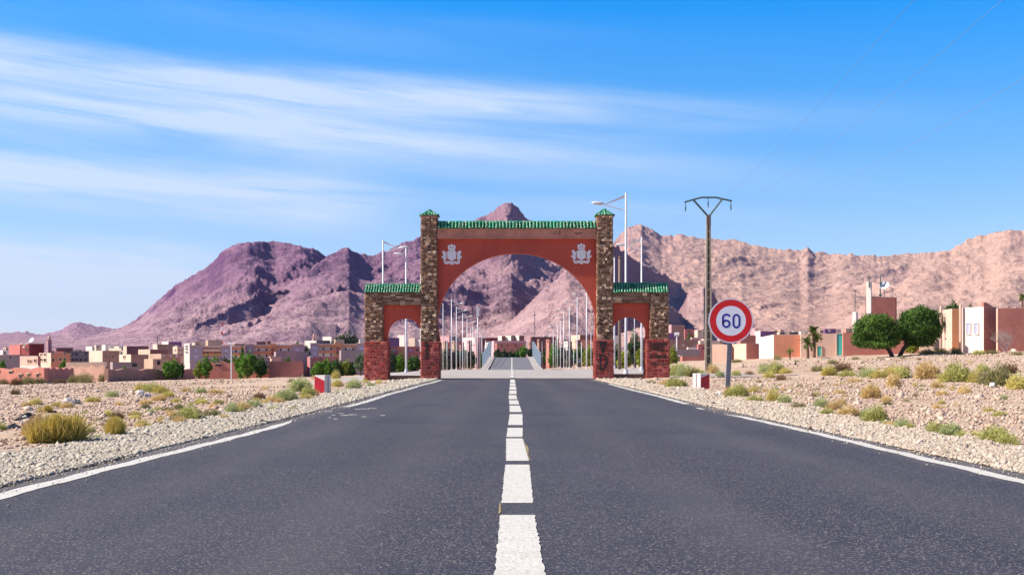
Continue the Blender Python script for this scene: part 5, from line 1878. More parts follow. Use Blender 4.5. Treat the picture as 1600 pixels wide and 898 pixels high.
def minaret(px, ytop, ybot, wpx, d, label):
    P = at(px, ybot, d)
    P.z = far_z(P.x, P.y) - .3
    s_ = d / F
    root = empty('minaret', P, label, 'minaret')
    th = R(35)

    def sq(hw, z0, z1, nm, m, par_=None):
        mb = MB()
        vs = []
        for z in (z0, z1):
            for k in range(4):
                a = th + math.pi / 4 + k * math.pi / 2
                vs.append((math.cos(a) * hw * 1.41, math.sin(a) * hw * 1.41, z))
        mb.add(vs, [(0, 3, 2, 1), (4, 5, 6, 7), (0, 1, 5, 4), (1, 2, 6, 5), (2, 3, 7, 6), (3, 0, 4, 7)])
        return mb.build(nm, m, par_ or root)
    Ht = at(px, ytop, d).z - P.z
    hw = wpx * s_ / 2 * .72
    z1 = Ht - 7.5 * s_
    shaft = sq(hw, 0, z1, 'shaft', WC['rose'])
    sq(hw * 1.12, z1, z1 + .7 * s_, 'cornice', WC['cream'])
    sq(hw * .55, z1 + .7 * s_, Ht - 2.2 * s_, 'lantern', WC['rose'])
    bm = bmesh.new()
    bmesh.ops.create_uvsphere(bm, u_segments=10, v_segments=8, radius=hw * .6)
    me = bpy.data.meshes.new('dome')
    bm.to_mesh(me)
    bm.free()
    link('dome', me, WC['cream'], root, (0, 0, Ht - 2.2 * s_))
    mb = MB()
    mb.tube([(0, 0, Ht - 1.5 * s_), (0, 0, Ht + .8 * s_)], .08, 5)
    mb.build('finial', m_iron, root)
    for k in range(4):
        a = th + math.pi / 4 + k * math.pi / 2
        mb = MB()
        mb.box(math.cos(a) * hw * 1.3 - .2, math.cos(a) * hw * 1.3 + .2, math.sin(a) * hw * 1.3 - .2, math.sin(a) * hw * 1.3 + .2, z1 + .6 * s_, z1 + 1.6 * s_)
        mb.build('merlon', WC['cream'], root)
    for zz in (.35, .6, .82):
        for sg_ in (0, 1):
            a = th - math.pi / 2 + (0 if sg_ else -math.pi / 2)
            mb = MB()
            o_ = Vector((math.cos(a), math.sin(a), 0)) * hw
            t_ = Vector((-math.sin(a), math.cos(a), 0)) * hw * .25
            z = z1 * .5 + z1 * .5 * zz
            mb.add([o_ * 1.02 - t_ + Vector((0, 0, z - .8)), o_ * 1.02 + t_ + Vector((0, 0, z - .8)), o_ * 1.02 + t_ + Vector((0, 0, z + .6)), o_ * 1.02 + Vector((0, 0, z + .9)), o_ * 1.02 - t_ + Vector((0, 0, z + .6))], [(0, 1, 2, 3, 4)])
            mb.build('window', m_dark, root)
    return root


minaret(77, 524, 560, 9, 230, 'tall pinkish minaret with a domed lantern in the left town')
minaret(490.5, 520.5, 540, 5.5, 255, 'small far minaret above the white house near the gate')

# through the arches
H_(606, 608, 662, 541, 190, 8, 'pink', 'red-pink house seen through the left side arch', [('R', 622, 633, 541, 553, WC['orange'], 'bay'), ('R', 625, 630, 548, 552.5), ('R', 614, 618, 546, 549, m_lilacpane), ('R', 639, 643, 546, 549, m_lilacpane), ('R', 650, 653, 545, 548.5)], TL)
H_(605, 607, 624, 527.5, 240, 12, 'purple', 'violet-grey upper house behind, at the left of the left side arch', [('R', 608, 616, 524, 527, m_frame, 'panel')], TL)
H_(621, 632, 634, 523, 250, 60, 'white', 'white roof cube seen through the left side arch, left of the lamp', [], TL)
H_(638, 648, 650, 528, 245, 60, 'cream', 'cream roof cube seen through the left side arch, right of the lamp', [], TL)
H_(650, 657, 659, 531, 245, 60, 'white', 'thin white wall end at the right of the left side arch', [], TL)
TG = 'town houses seen through the main arch'
H_(684, 702, 712, 525, 230, 60, 'rose', 'rose-coloured house at the left end inside the main arch', [], TG, second='slate')
H_(680, 682, 725, 534.5, 200, 8, 'pink', 'long pink-red house low behind the dark trees at the left inside the arch', [('R', 695, 698, 537, 540), ('R', 712, 714, 537, 540)], TG)
H_(704, 708, 728, 528, 260, 15, 'slate', 'dark slate house with bright roof blocks behind the left lamps', [('R', 716, 721, 529.5, 531.5, m_frame, 'panel')], TG, skyline=((706, 710, 5, 'white'), (712, 716, 5.5, 'cream'), (718, 728, 4.5, 'brown')))
H_(722, 742, 744, 527, 225, 60, 'white', 'bright white two-storey house left of the road inside the arch', [('L', 731, 733.5, 537, 541), ('L', 735, 737.5, 537, 541)], TG)
H_(745, 748, 786, 527.5, 330, 8, 'red', 'dark red low house behind the lamps left of the road', [('R', 755, 757, 529, 532), ('R', 768, 770, 529, 532)], TG)
H_(778, 784, 790, 524.5, 400, 45, 'white', 'leftmost of three pale cube houses in line with the road', [], TG, second='maroon')
H_(788.5, 798.5, 807, 524, 400, 45, 'white', 'middle and widest of three pale cube houses in line with the road', [('R', 800, 802, 526, 529)], TG, second='maroon')
H_(805.5, 811, 819, 524, 400, 45, 'white', 'rightmost of three pale cube houses in line with the road', [], TG, second='maroon')
H_(768, 772, 822, 532, 360, 5, 'rose', 'long pale roofed house straight down the road', [('R', a, a + 1.6, 536, 539) for a in (780, 787, 794, 801, 808)], TG)
H_(774, 776, 818, 535.5, 345, 5, 'earth', 'red earth wall building straight down the road above the dark hedge', [('R', a, a + 1.8, 538, 541) for a in (783, 792, 804)], TG)
H_(828, 830, 868, 526, 360, 8, 'maroon', 'dark maroon house row right of the road behind the lamps', [('R', a, a + 1.6, 528, 530.5) for a in (836, 846, 858)], TG, skyline=((832, 836, 1.5, 'white'), (850, 855, 1.5, 'cream')))
H_(866, 868, 895, 529, 300, 8, 'tan', 'tan house behind the right-hand lamps inside the arch', [('R', 874, 876, 531, 534), ('R', 884, 886, 531, 534)], TG, skyline=((870, 874, 3, 'white'), (880, 884, 2, 'white')))
H_(892, 906, 932, 523, 250, 30, 'peach', 'dark brown sided house at the right end inside the main arch', [], TG, second='maroon')
H_(900, 902, 930, 530.5, 200, 8, 'rust', 'rust-coloured low house at the right end inside the main arch', [('R', 905, 907, 532, 535), ('R', 915, 917, 532, 535)], TG)
H_(950, 957, 970, 524, 240, 20, 'white', 'white wall seen through the right side arch', [], TR)
H_(982, 984, 1012, 527, 220, 10, 'tan', 'tan house behind the dark tree in the right side arch', [('R', 988, 996, 526, 528, m_frame, 'panel')], TR)
# right of the gate
H_(1038, 1049, 1070, 507, 330, 45, 'rose', 'pink and brown house on the hillside just right of the gate', [('R', 1055, 1057, 511, 513), ('R', 1062, 1064, 511, 513), ('L', 1042, 1044, 510, 515, m_frame, 'panel')], TR, second='brown')
H_(1069, 1070, 1086, 514, 320, 6, 'pink', 'bright pink low-roofed house on the hillside', [], TR)
H_(1085, 1090, 1099, 515.5, 310, 20, 'cream', 'little cream house right of the bright pink one', [('R', 1092, 1094, 517, 519)], TR)
H_(1094, 1097, 1108, 514.5, 315, 20, 'brown', 'little brown house left of the power pole', [('R', 1099, 1101, 516, 518, m_frame, 'panel')], TR)
H_(1040, 1042, 1057, 520, 290, 10, 'purple', 'violet shaded house beside the right gate pillar', [], TR)
H_(1040, 1044, 1094, 530, 250, 10, 'brown', 'long brown house with white window strips', [('R', 1053, 1055, 537, 541, m_frame, 'panel'), ('R', 1066.5, 1069, 537, 542, m_frame, 'panel'), ('R', 1084, 1086, 538, 541, m_frame, 'panel'), ('R', 1061, 1063, 533, 535)], TR)
H_(1079, 1081, 1095, 527, 262, 12, 'rose', 'lilac-pink house with a round dish left of the power pole', [('R', 1083, 1085, 530, 533)], TR)
H_(1073, 1075, 1093, 542.5, 225, 6, 'white', 'thin white parapet below the long brown house', [], TR, name='parapet_wall', cat='wall')
H_(1089, 1091, 1128, 537.5, 215, 8, 'pink', 'salmon-red house with small dark slit windows behind the power pole', [('R', 1096, 1101, 543, 545), ('R', 1112, 1115, 543, 546)], TR)
H_(1091, 1094, 1125, 532, 245, 8, 'cream', 'cream long wall behind the salmon-red house', [], TR)
H_(1041, 1043, 1094, 545.5, 200, 6, 'grey', 'grey-brown low building beside the right gate pillar', [('R', 1046, 1048, 550, 553)], TR)
H_(1041, 1042.5, 1067, 556, 180, 6, 'tan', 'tan low wall with a pale cube at its end near the gate', [], TR, skyline=((1061.5, 1066.5, 1.2, 'white'),))
H_(1063, 1066, 1110, 556.5, 178, 6, 'earth', 'red-brown low wall running behind the power pole', [], TR)
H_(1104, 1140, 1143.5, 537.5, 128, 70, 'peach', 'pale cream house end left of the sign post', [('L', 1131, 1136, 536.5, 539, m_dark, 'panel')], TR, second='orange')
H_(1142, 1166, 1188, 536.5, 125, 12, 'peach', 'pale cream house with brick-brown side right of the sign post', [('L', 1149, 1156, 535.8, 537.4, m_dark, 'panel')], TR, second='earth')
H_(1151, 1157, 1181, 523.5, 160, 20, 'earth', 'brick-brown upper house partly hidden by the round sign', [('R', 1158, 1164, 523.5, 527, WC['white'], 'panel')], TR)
H_(1172, 1180, 1184, 513, 250, 50, 'rose', 'pink and white tall narrow house right of the round sign', [], TR)
H_(1179, 1188, 1209, 517, 170, 40, 'white', 'white cornered house with violet shaded side behind the bright white wall', [], TR, second='purple')
H_(1186, 1208.8, 1252, 522.5, 112, -5, 'white', 'bright white garden wall turning into a terracotta wall', [], TR, name='compound_wall', cat='wall', second='rust')
H_(1214, 1217, 1252, 518.5, 150, 6, 'cream', 'cream roofline with dark openings behind the terracotta wall', [('R', 1219, 1226, 519, 522), ('R', 1233, 1248, 519, 522)], TR, skyline=((1240, 1244, 2, 'white'),))
H_(1250, 1251.2, 1317, 521, 111, -9, 'peach', 'long pale cream wall behind the palms', [('R', 1277, 1283.5, 541, 556, WC['teal'], 'door'), ('R', 1307.5, 1316, 513, 556, WC['teal'], 'door'), ('R', 1283, 1306, 537, 538.2, m_dark, 'awning')], TR, name='compound_wall', cat='wall')
H_(1248, 1251, 1263, 518, 140, 10, 'white', 'small white house with dots of windows behind the palms', [('R', 1253, 1254.5, 520, 522), ('R', 1257, 1258.5, 520, 522)], TR)
H_(1286, 1289, 1306, 513.5, 150, 10, 'purple', 'violet shaded roof huts above the cream wall near the turquoise gate', [('R', 1294, 1298, 514, 518, m_frame, 'panel')], TR)
H_(1316, 1317.5, 1440, 519.5, 108, -6, 'earth', 'long brick-red wall behind the two acacias', [], TR, name='compound_wall', cat='wall')
H_(1353.5, 1362, 1399.5, 464, 125, 3, 'white', 'tall plain red-brown house with a narrow white side rising over the acacia', [('L', 1356, 1359, 471, 472, m_dark, 'panel'), ('L', 1356.5, 1358.5, 478, 480), ('L', 1356.5, 1358.5, 484, 486)], TR, second='earth')
H_(1353.3, 1360.6, 1362.5, 440, 124, 58, 'white', 'white chimney-like stair tower beside the tall red-brown house', [], TR, name='stair_tower', cat='tower')
H_(1352, 1356, 1401, 462.6, 126.5, 34, 'maroon', 'thin dark roof slab behind the tall red-brown house', [], TR)
H_(1332, 1337, 1341, 487, 170, 45, 'white', 'small pale house on the hillside left of the stair tower', [], TR)
H_(1300, 1304, 1314, 514, 190, 20, 'cream', 'small cream roof hut left of the turquoise gate pillar', [], TR)
H_(1318, 1322, 1332, 513, 180, 20, 'brown', 'small brown roof hut right of the turquoise gate pillar', [('R', 1324, 1327, 514, 517, m_frame, 'panel')], TR)
H_(1436, 1464, 1465, 534, 100, 66, 'peach', 'low cream garden wall right of the acacia trunks', [], TR, name='compound_wall', cat='wall')
H_(1460, 1470, 1471, 505, 101, 62, 'peach', 'pink-cream wall end close against the right acacia crown', [('L', 1463, 1465.5, 530, 545, m_dark, 'opening')], TR, name='compound_wall', cat='wall')
H_(1471, 1487.5, 1503, 482, 106, -3, 'peach', 'cream wall with arched shadow turning into an orange wall', [], TR, name='compound_wall', cat='wall', second='orange')
wh = H_(1499.5, 1537, 1559, 479, 100, 30, 'white', 'tall white house front with two pale blue shutters, dark red around the corner', [('L', 1511, 1516.5, 505, 522, m_lilacpane), ('L', 1523.5, 1529, 505, 522, m_lilacpane)], TR, second='earth', name='house')
H_(1556.5, 1559, 1700, 481, 99, -1, 'peach', 'long red-brown wall with a thin pale edge at the right side of the picture', [], TR, name='compound_wall', cat='wall', second='earth')
for (px, y0, y1, d, lb) in ((1470.5, 478, 505, 103, 'stepped cream pier of the wall beside the acacia crown'), (1501, 476, 500, 101.5, 'raised cream corner pier left of the white house front')):
    H_(px - 2.5, px, px + 2, y0, d, 45, 'peach', lb, [], TR, name='wall_pier', cat='pier')
# scroll shaped corner rises
for (px, yt, w_, hh, d, lb) in ((1209, 518.8, 9, 4, 111.9, 'c'), (1537, 472, 17, 7, 99.9, 'c'), (1470, 505, 4, 3, 100.9, 'c')):
    pass
Q = wh.location
mb = MB()
d_ = 100
vs = []
rdw = Vector((math.cos(R(30)), math.sin(R(30)), 0))
ldw = Vector((-math.sin(R(30)), math.cos(R(30)), 0))
zt_ = at(0, 479, 100).z - Q.z
prof = [(0, 0), (1.3, 0), (1.1, .03), (.9, .10), (.6, .24), (.35, .34), (0, .36)]
n = len(prof)
for q0 in (-.005, .2):
    vs += [rdw * u_ + ldw * q0 + Vector((0, 0, zt_ - .01 + z_)) for u_, z_ in prof]
mb.add(vs, [tuple(range(n)), tuple(range(2 * n - 1, n - 1, -1))] + [(i, i + n, (i + 1) % n + n, (i + 1) % n) for i in range(n)])
mb.build('curved_parapet', WC['earth'], wh, loc=(0, 0, 0))

# antennas, dishes, masts
def mast(px, ytop, ybot, d, r_, label, name='antenna', cat='antenna', bars=(), m=None, striped=False):
    A, B = at(px, ybot, d), at(px, ytop, d)
    if not bars and not striped:
        mb = MB(A)
        mb.tube([A - Vector((0, 0, .5)), B], r_, 5)
        mb.tube([B - Vector((.3, 0, .2)), B - Vector((-.3, 0, .2))], r_ * .7, 5)
        return tag(mb.build(name, m or m_iron), label, cat)
    root = empty(name, A, label, cat)
    n = 7 if striped else 1
    for i in range(n):
        mb = MB(A)
        p0, p1 = A.lerp(B, i / n), A.lerp(B, (i + 1) / n)
        if striped:
            w0 = r_ * (1.3 - .9 * i / n)
            for sx_, sy_ in ((-1, -1), (1, -1), (1, 1), (-1, 1)):
                mb.tube([p0 + Vector((sx_ * w0, sy_ * w0, 0)), p1 + Vector((sx_ * w0 * .9, sy_ * w0 * .9, 0))], r_ * .28, 4)
            mb.tube([p0 + Vector((-w0, -w0, 0)), p1 + Vector((w0, -w0, 0))], r_ * .2, 4)
            mb.tube([p0 + Vector((w0, -w0, 0)), p1 + Vector((-w0, -w0, 0))], r_ * .2, 4)
            mb.build('lattice_section', m_signrim if i % 2 else plain('mast_red', (.45, .05, .05)), root, loc=(0, 0, 0))
        else:
            mb.tube([p0 - Vector((0, 0, .5)), p1], r_, 6)
            mb.build('mast', m or m_iron, root, loc=(0, 0, 0))
    for (bx0, bx1, y, rr_) in bars:
        mb = MB(A)
        mb.tube([at(bx0, y, d), at(bx1, y, d)], rr_, 5)
        mb.build('crossbar', m or m_iron, root, loc=(0, 0, 0))
    return root


mast(347, 503, 552, 420, .26, 'red and white lattice mast in front of the left mountain', 'lattice_mast', 'mast', striped=True)
mast(866 + .5, 0, 0, 1, 1, 'x') if False else None
mast(835.5, 486, 523, 700, .22, 'thin lattice pylon on the slope inside the main arch', 'lattice_mast', 'pylon', bars=((833, 838, 492, .15),))
mast(361.5, 536, 600, 112, .055, 'slim pole with twin lamp arms standing alone in the left field', 'field_lamp', 'street lamp', bars=((355.5, 367.5, 536.5, .06),), m=m_lamp)
mast(1057.5, 521, 562, 150, .09, 'pale lamp pole with a bulky head right of the gate', 'field_lamp', 'street lamp', bars=((1054, 1061, 522, .22),), m=m_lamp)
mast(1073, 545, 577, 160, .045, 'slim short pale pole in the scrub right of the gate', 'post', 'post', m=m_lamp) if False else None
mast(484.5, 555, 580, 140, .05, 'short pale pole among shrubs in front of the pink house', 'post', 'post', m=m_lamp)
mast(1358, 430, 441, 124, .05, 'antenna on top of the white stair tower')
mast(1375.5, 431, 463, 127, .06, 'tall antenna pole on the red-brown house', 'antenna', 'antenna', bars=((1375.5, 1378, 443, .12), (1373, 1378, 461, .08)))
mast(1336, 452, 490, 172, .05, 'thin antenna pole above the small hillside house')
mast(246, 526, 540, 250, .06, 'rooftop antenna left of the white and violet house')
for (px, py, d, r_, lb) in ((1382, 447, 127, .55, 'white satellite dish on the tall red-brown house'), (49.5, 532, 216, .6, 'satellite dish on the dark red block')):
    P = at(px, py, d)
    root = empty('satellite_dish', P, lb, 'satellite dish')
    bm = bmesh.new()
    bmesh.ops.create_uvsphere(bm, u_segments=16, v_segments=10, radius=1)
    bmesh.ops.delete(bm, geom=[v_ for v_ in bm.verts if v_.co.z > -.45], context='VERTS')
    for v_ in bm.verts:
        v_.co = Vector((v_.co.x, v_.co.y, (v_.co.z + 1) * .55)) * r_ * 1.12
    bmesh.ops.solidify(bm, geom=bm.faces, thickness=.03)
    me = bpy.data.meshes.new('reflector')
    bm.to_mesh(me)
    bm.free()
    o = link('reflector', me, m_lamp, root)
    o.rotation_euler = (R(55), 0, R(-25))
    mb = MB()
    mb.tube([(0, .1, -2.6), (0, .1, 0)], .04, 5)
    mb.build('stand', m_iron, root)

# ------------------------------------------------------------------ trees of the town and the boulevard
GT = 'green trees around the town'
tree(541, 540, 235, 46, 515, 'dark', 'big round dark green tree on the skyline left of the gate', GT, trunk=.15, n=4200)
tree(3, 577, 150, 16, 564, 'bright', 'bright green bush-like tree at the left edge above the earth wall', GT, .1)
tree(99, 578, 145, 17, 563, 'bright', 'bright green tree above the plain red earth wall', GT, .15)
tree(194, 578, 145, 10, 572, 'bright', 'small bright green shrub top behind the long brown wall', GT, .1)
tree(269, 580, 140, 34, 560, 'bright', 'leafy bright green tree in front of the tan house', GT, .02, n=3600)
tree(284, 580, 142, 9, 566, 'deep', 'dark narrow tree right beside the leafy bright one', GT, .1)
for i, (px, w_, yt, kd) in enumerate(((311, 14, 562, 'yellow'), (322, 15, 554, 'bright'), (336, 16, 553, 'bright'), (351, 16, 554, 'deep'), (364, 14, 555, 'bright'))):
    tree(px, 572, 132 if i < 2 else 141, w_ * 1.35, yt, kd, 'vine-like green tree over the red wall, %s from the left of five' % ['first', 'second', 'third', 'fourth', 'fifth'][i], 'trees over the red wall', .0, n=2000)
tree(376, 583, 126, 22, 553, 'bright', 'left of two big leafy trees in front of the apartment blocks', GT, .02, n=2600)
tree(387, 584, 125, 34, 549, 'bright', 'tallest leafy tree in front of the middle apartment block', GT, .02, n=4200)
tree(407, 582, 127, 26, 556, 'deep', 'rounded tree right of the tallest leafy tree', GT, .02, n=3000)
tree(379, 556, 160, 7, 541, 'deep', 'small dark tree top between the first two apartment blocks', GT, .2)
tree(449, 568, 135, 18, 559, 'bright', 'flat bright tree top above the slatted red building', GT, .2)
tree(465, 545, 235, 9, 532, 'bright', 'small tree on the skyline left of the small minaret', GT, .2)
tree(479, 556, 180, 9, 538, 'bright', 'yellowish-green tree between the middle and right apartment blocks', GT, .2)
tree(483.5, 560, 165, 4, 545, 'dark', 'slim dark cypress between the apartment blocks', GT, .05)
for i, (px, w_, yt, kd) in enumerate(((497, 20, 563, 'bright'), (510, 20, 560, 'bright'), (526, 22, 560, 'deep'), (541, 16, 562, 'yellow'), (550, 12, 566, 'deep'))):
    tree(px, 580, 112, w_ * 1.3, yt, kd, 'leafy shrub tree before the right apartment block, %s from the left of five' % ['first', 'second', 'third', 'fourth', 'fifth'][i], 'shrub trees left of the gate', .0, n=2600)
tree(563, 584, 96, 20, 550, 'olive', 'grey-green olive tree touching the left pillar of the gate', GT, .15, n=2600)
GB = 'trees beside the boulevard behind the gate'
for (px, w_, yt, kd, d, lb) in ((611, 16, 548, 'dark', 118, 'dark tree at the left side of the left side arch'), (624, 18, 553, 'bright', 124, 'sunlit green tree in the left side arch, left of the lamp'), (648, 20, 555, 'deep', 122, 'round green tree in the left side arch, right of the lamp'),
                                (690, 14, 545, 'olive', 126, 'grey-green tree at the far left inside the main arch'), (701, 18, 541, 'dusk', 130, 'dark shrub tree behind the first lamps inside the main arch'), (714, 18, 545, 'deep', 134, 'dark green tree behind the second lamp inside the main arch'),
                                (727, 18, 543, 'dark', 140, 'tallest dark tree left of the road inside the arch'), (738, 12, 548, 'dark', 150, 'dark narrow tree left of the road next to the white house'), (752, 12, 552, 'deep', 190, 'green tree close to the left bridge railing'),
                                (777, 9, 545, 'dark', 320, 'leftmost dark tree at the end of the road'), (787, 10, 547, 'dark', 325, 'second dark tree from the left at the end of the road'), (797, 9, 548, 'dark', 325, 'third dark tree from the left at the end of the road'), (807, 10, 547, 'deep', 325, 'fourth dark tree from the left at the end of the road'), (818, 10, 540, 'bright', 310, 'bright green tree at the right end of the far road'),
                                (828, 8, 545, 'dark', 300, 'small dark tree right behind the right bridge railing'), (842, 12, 538, 'bright', 230, 'bright green tree behind the thin right-hand poles'), (856, 14, 536, 'deep', 200, 'deep green tree right of the bright one inside the arch'), (866, 14, 535, 'bright', 190, 'tall sunlit tree among the right-hand lamps'),
                                (878, 16, 538, 'dark', 170, 'dark tree among the right-hand lamps'), (892, 18, 541, 'dusk', 160, 'dusky tree behind the two walkers'), (907, 18, 539, 'deep', 155, 'deep green tree right of the two walkers'), (922, 18, 540, 'yellow', 140, 'yellowish-green tree against the right tower base inside the arch'),
                                (962, 16, 538, 'deep', 125, 'green shrub tree at the left side of the right side arch'), (975, 16, 545, 'yellow', 120, 'autumn-tinted shrub tree behind the tallest lamp'), (992, 18, 522, 'dark', 140, 'dark tall tree in the right side arch'), (1003, 16, 540, 'yellow', 118, 'yellow-green shrub tree at the right side of the right side arch'),
                                (992, 16, 513, 'olive', 230, 'grey-green tree top higher up in the right side arch'), (1049, 16, 543, 'yellow', 150, 'yellowish tree just right of the gate'), (1080, 16, 519, 'deep', 270, 'dark green trees patch under the bright pink house'), (1119, 8, 549, 'deep', 140, 'small dark tree between power pole and cream house')):
    tree(px, 580, d + (150 if 685 < px < 765 or 835 < px < 930 else 0), w_ * 1.45, yt, kd, lb, GB, .0, n=2800 if w_ > 12 else 1300)
tree(1490, 500, 118, 24, 468, 'deep', 'tree top showing above the orange wall', None, .5)
tree(1517, 500, 125, 10, 473, 'dark', 'small tree top above the white house front', None, .5)
tree(1426, 556, 104, 26, 532, 'yellow', 'sunlit light green bush behind the acacia trunks', None, .05)
tree(1470, 520, 108, 12, 488, 'deep', 'green branch tops between acacia and cream wall', None, .5)

m_frond = toned('palm_frond', (0.03, 0.07, 0.01), (0.24, 0.30, 0.05), mid=(0.10, 0.16, 0.025), grain=5, backlit=.2)
m_palmtrunk = plaster('palm_trunk', (0.16, 0.09, 0.06), .3, scale=6)


def palm(px, ybase, ytop, wpx, d, label, nf=26):
    P = at(px, ybase, d)
    P.z = gz(P.x, P.y)
    s_ = d / F
    r_ = random.Random(int(px))
    root = empty('palm_tree', P, label, 'palm tree', 'palms in front of the cream wall')
    Hh = at(px, ytop, d).z - P.z
    fl = wpx * s_ / 2 * 1.1
    ht = max(.3, Hh - fl * .55)
    mb = MB()
    rings = 9
    mb.tube([(math.sin(i * .6) * .02, 0, -.1 + (ht + .1) * i / rings) for i in range(rings + 1)], [fl * (.15 + .03 * (i % 2)) for i in range(rings + 1)], 9)
    mb.build('trunk', m_palmtrunk, root)
    for i in range(nf):
        a = 6.283 * i / nf * 2.4 + r_.uniform(-.2, .2)
        e0 = R(r_.uniform(-25, 80))
        L = fl * r_.uniform(.95, 1.25)
        pts = []
        e = e0
        q = Vector((0, 0, ht))
        hd = Vector((math.cos(a), math.sin(a), 0))
        for k in range(7):
            pts.append(q.copy())
            q = q + (hd * math.cos(e) + Vector((0, 0, math.sin(e)))) * L / 6
            e -= R(11)
        V, Fc, T = [], [], []
        sd = Vector((-hd.y, hd.x, 0))
        tn = r_.uniform(.2, 1) if e0 > 0 else r_.uniform(0, .4)
        for k in range(1, 7):
            for sgn in (-1, 1):
                for j in range(3):
                    b0 = pts[k - 1].lerp(pts[k], j / 3)
                    fw = (pts[k] - pts[k - 1]).normalized()
                    tip = b0 + (sd * sgn * .8 + fw * .7 + Vector((0, 0, r_.uniform(-.25, .3)))) * L * .36 * (1.1 - abs(k - 3.5) / 6)
                    n = len(V)
                    V += [b0, b0 + fw * L * .09, tip]
                    Fc.append((n, n + 1, n + 2))
                    T += [tn] * 3
        me = npmesh('frond', [tuple(v_) for v_ in V], Fc, tone=T)
        link('frond', me, m_frond, root)
    return root


palm(1272, 557, 514, 27, 106, 'tallest palm, in front of the cream wall beside the turquoise door')
palm(1262, 557, 530, 24, 104, 'middle-sized palm left of the tallest one')
palm(1234, 560, 545, 12, 103, 'little young palm in front of the terracotta wall', 18)
palm(1598, 540, 458, 18, 112, 'palm crown peeking over the red-brown wall at the right edge', 20)

# ------------------------------------------------------------------ tall pale blue railings where the far road climbs
m_rail = plain('pale_blue_railing', (0.46, 0.57, 0.63), rough=.5)
for sx_, lb in ((-4.95, 'tall pale blue railing along the left side of the far road'), (4.8, 'tall pale blue railing along the right side of the far road')):
    root = empty('bridge_railing', (sx_, 214, float(np.interp(214, PY, PZ))), lb, 'railing')
    yy = np.arange(214, 306, 3.0)
    fz = lambda y: float(np.interp(y, PY, PZ)) + .16
    hh_ = lambda y: 2.2 + 1.4 * (y - 214) / 90
    for k in (.3, .65, 1.0):
        mb = MB(root.location)
        mb.tube([(sx_, y, fz(y) + hh_(y) * k) for y in yy], .035, 4)
        mb.build('rail', m_rail, root, loc=(0, 0, 0))
    for y in yy:
        mb = MB(root.location)
        mb.box(sx_ - .05, sx_ + .05, y - .06, y + .06, fz(y) - .3, fz(y) + hh_(y) + .05)
        mb.build('baluster', m_rail, root, loc=(0, 0, 0))

# ------------------------------------------------------------------ the two walkers
m_cloth = plain('dark_clothing', (0.02, 0.02, 0.035), rough=.9)
m_skin = plain('skin', (0.28, 0.15, 0.10), rough=.6)
m_hair = plain('black_hair', (0.012, 0.01, 0.01), rough=.6)
m_shirt = plain('blue_grey_top', (0.10, 0.12, 0.20), rough=.9)


def person(px, d, hgt, face, label, top):
    P = at(px, 575, d)
    P.z = gz(P.x, P.y)
    root = empty('person', P, label, 'person')
    J = dict(hip=(0, 0, .93), waist=(0, .0, 1.08), chest=(0, .01, 1.32), neck=(0, 0, 1.49), head0=(0, -.02, 1.58), head1=(0, -.02, 1.70),
             sl=(.19, 0, 1.42), el=(.26, .06, 1.14), hl=(.25, -.06, .90), fl_=(.25, -.09, .80), sr=(-.19, 0, 1.42), er=(-.26, -.05, 1.14), hr=(-.24, -.20, .94), fr_=(-.24, -.23, .85),
             tl=(.10, 0, .88), kl=(.11, -.14, .50), al=(.10, -.16, .09), ol=(.10, -.33, .04), tr=(-.10, 0, .88), kr=(-.10, .06, .48), ar=(-.10, .26, .12), or_=(-.10, .12, .03))
    rad = dict(hip=.15, waist=.125, chest=.155, neck=.055, head0=.085, head1=.095, sl=.065, el=.045, hl=.035, fl_=.03, sr=.065, er=.045, hr=.035, fr_=.03, tl=.09, kl=.06, al=.045, ol=.035, tr=.09, kr=.06, ar=.045, or_=.035)
    keys = list(J)
    E = [('hip', 'waist'), ('waist', 'chest'), ('chest', 'neck'), ('neck', 'head0'), ('head0', 'head1'), ('chest', 'sl'), ('sl', 'el'), ('el', 'hl'), ('hl', 'fl_'), ('chest', 'sr'), ('sr', 'er'), ('er', 'hr'), ('hr', 'fr_'),
         ('hip', 'tl'), ('tl', 'kl'), ('kl', 'al'), ('al', 'ol'), ('hip', 'tr'), ('tr', 'kr'), ('kr', 'ar'), ('ar', 'or_')]
    me = bpy.data.meshes.new('body')
    k_ = hgt / 1.78
    me.from_pydata([tuple(c_ * k_ for c_ in J[k]) for k in keys], [(keys.index(a), keys.index(b_)) for a, b_ in E], [])
    o = bpy.data.objects.new('body', me)
    COL.objects.link(o)
    md = o.modifiers.new('skin', 'SKIN')
    for i, k in enumerate(keys):
        sv = me.skin_vertices[0].data[i]
        sv.radius = (rad[k] * k_, rad[k] * k_ * (.75 if k in ('hip', 'waist', 'chest') else 1))
        sv.use_root = (k == 'hip')
    o.modifiers.new('sub', 'SUBSURF').levels = 1
    dg = bpy.context.evaluated_depsgraph_get()
    m2 = bpy.data.meshes.new_from_object(o.evaluated_get(dg))
    o.modifiers.clear()
    o.data = m2
    m2.name = 'body'
    m2.materials.clear()
    for m_ in (m_cloth, top, m_skin):
        m2.materials.append(m_)
    for f in m2.polygons:
        z = f.center.z / k_
        f.material_index = 2 if (z > 1.50 or (abs(f.center.x) > .2 * k_ and z < .93)) else (1 if z > .98 else 0)
        f.use_smooth = True
    o.parent = root
    bm = bmesh.new()
    bmesh.ops.create_uvsphere(bm, u_segments=10, v_segments=8, radius=.108 * k_)
    bmesh.ops.delete(bm, geom=[v_ for v_ in bm.verts if v_.co.z < -.03 and v_.co.y < .03], context='VERTS')
    mh = bpy.data.meshes.new('hair')
    bm.to_mesh(mh)
    bm.free()
    link('hair', mh, m_hair, root, (0, .005, 1.70 * k_))
    root.rotation_euler = (0, 0, R(face))
    return root


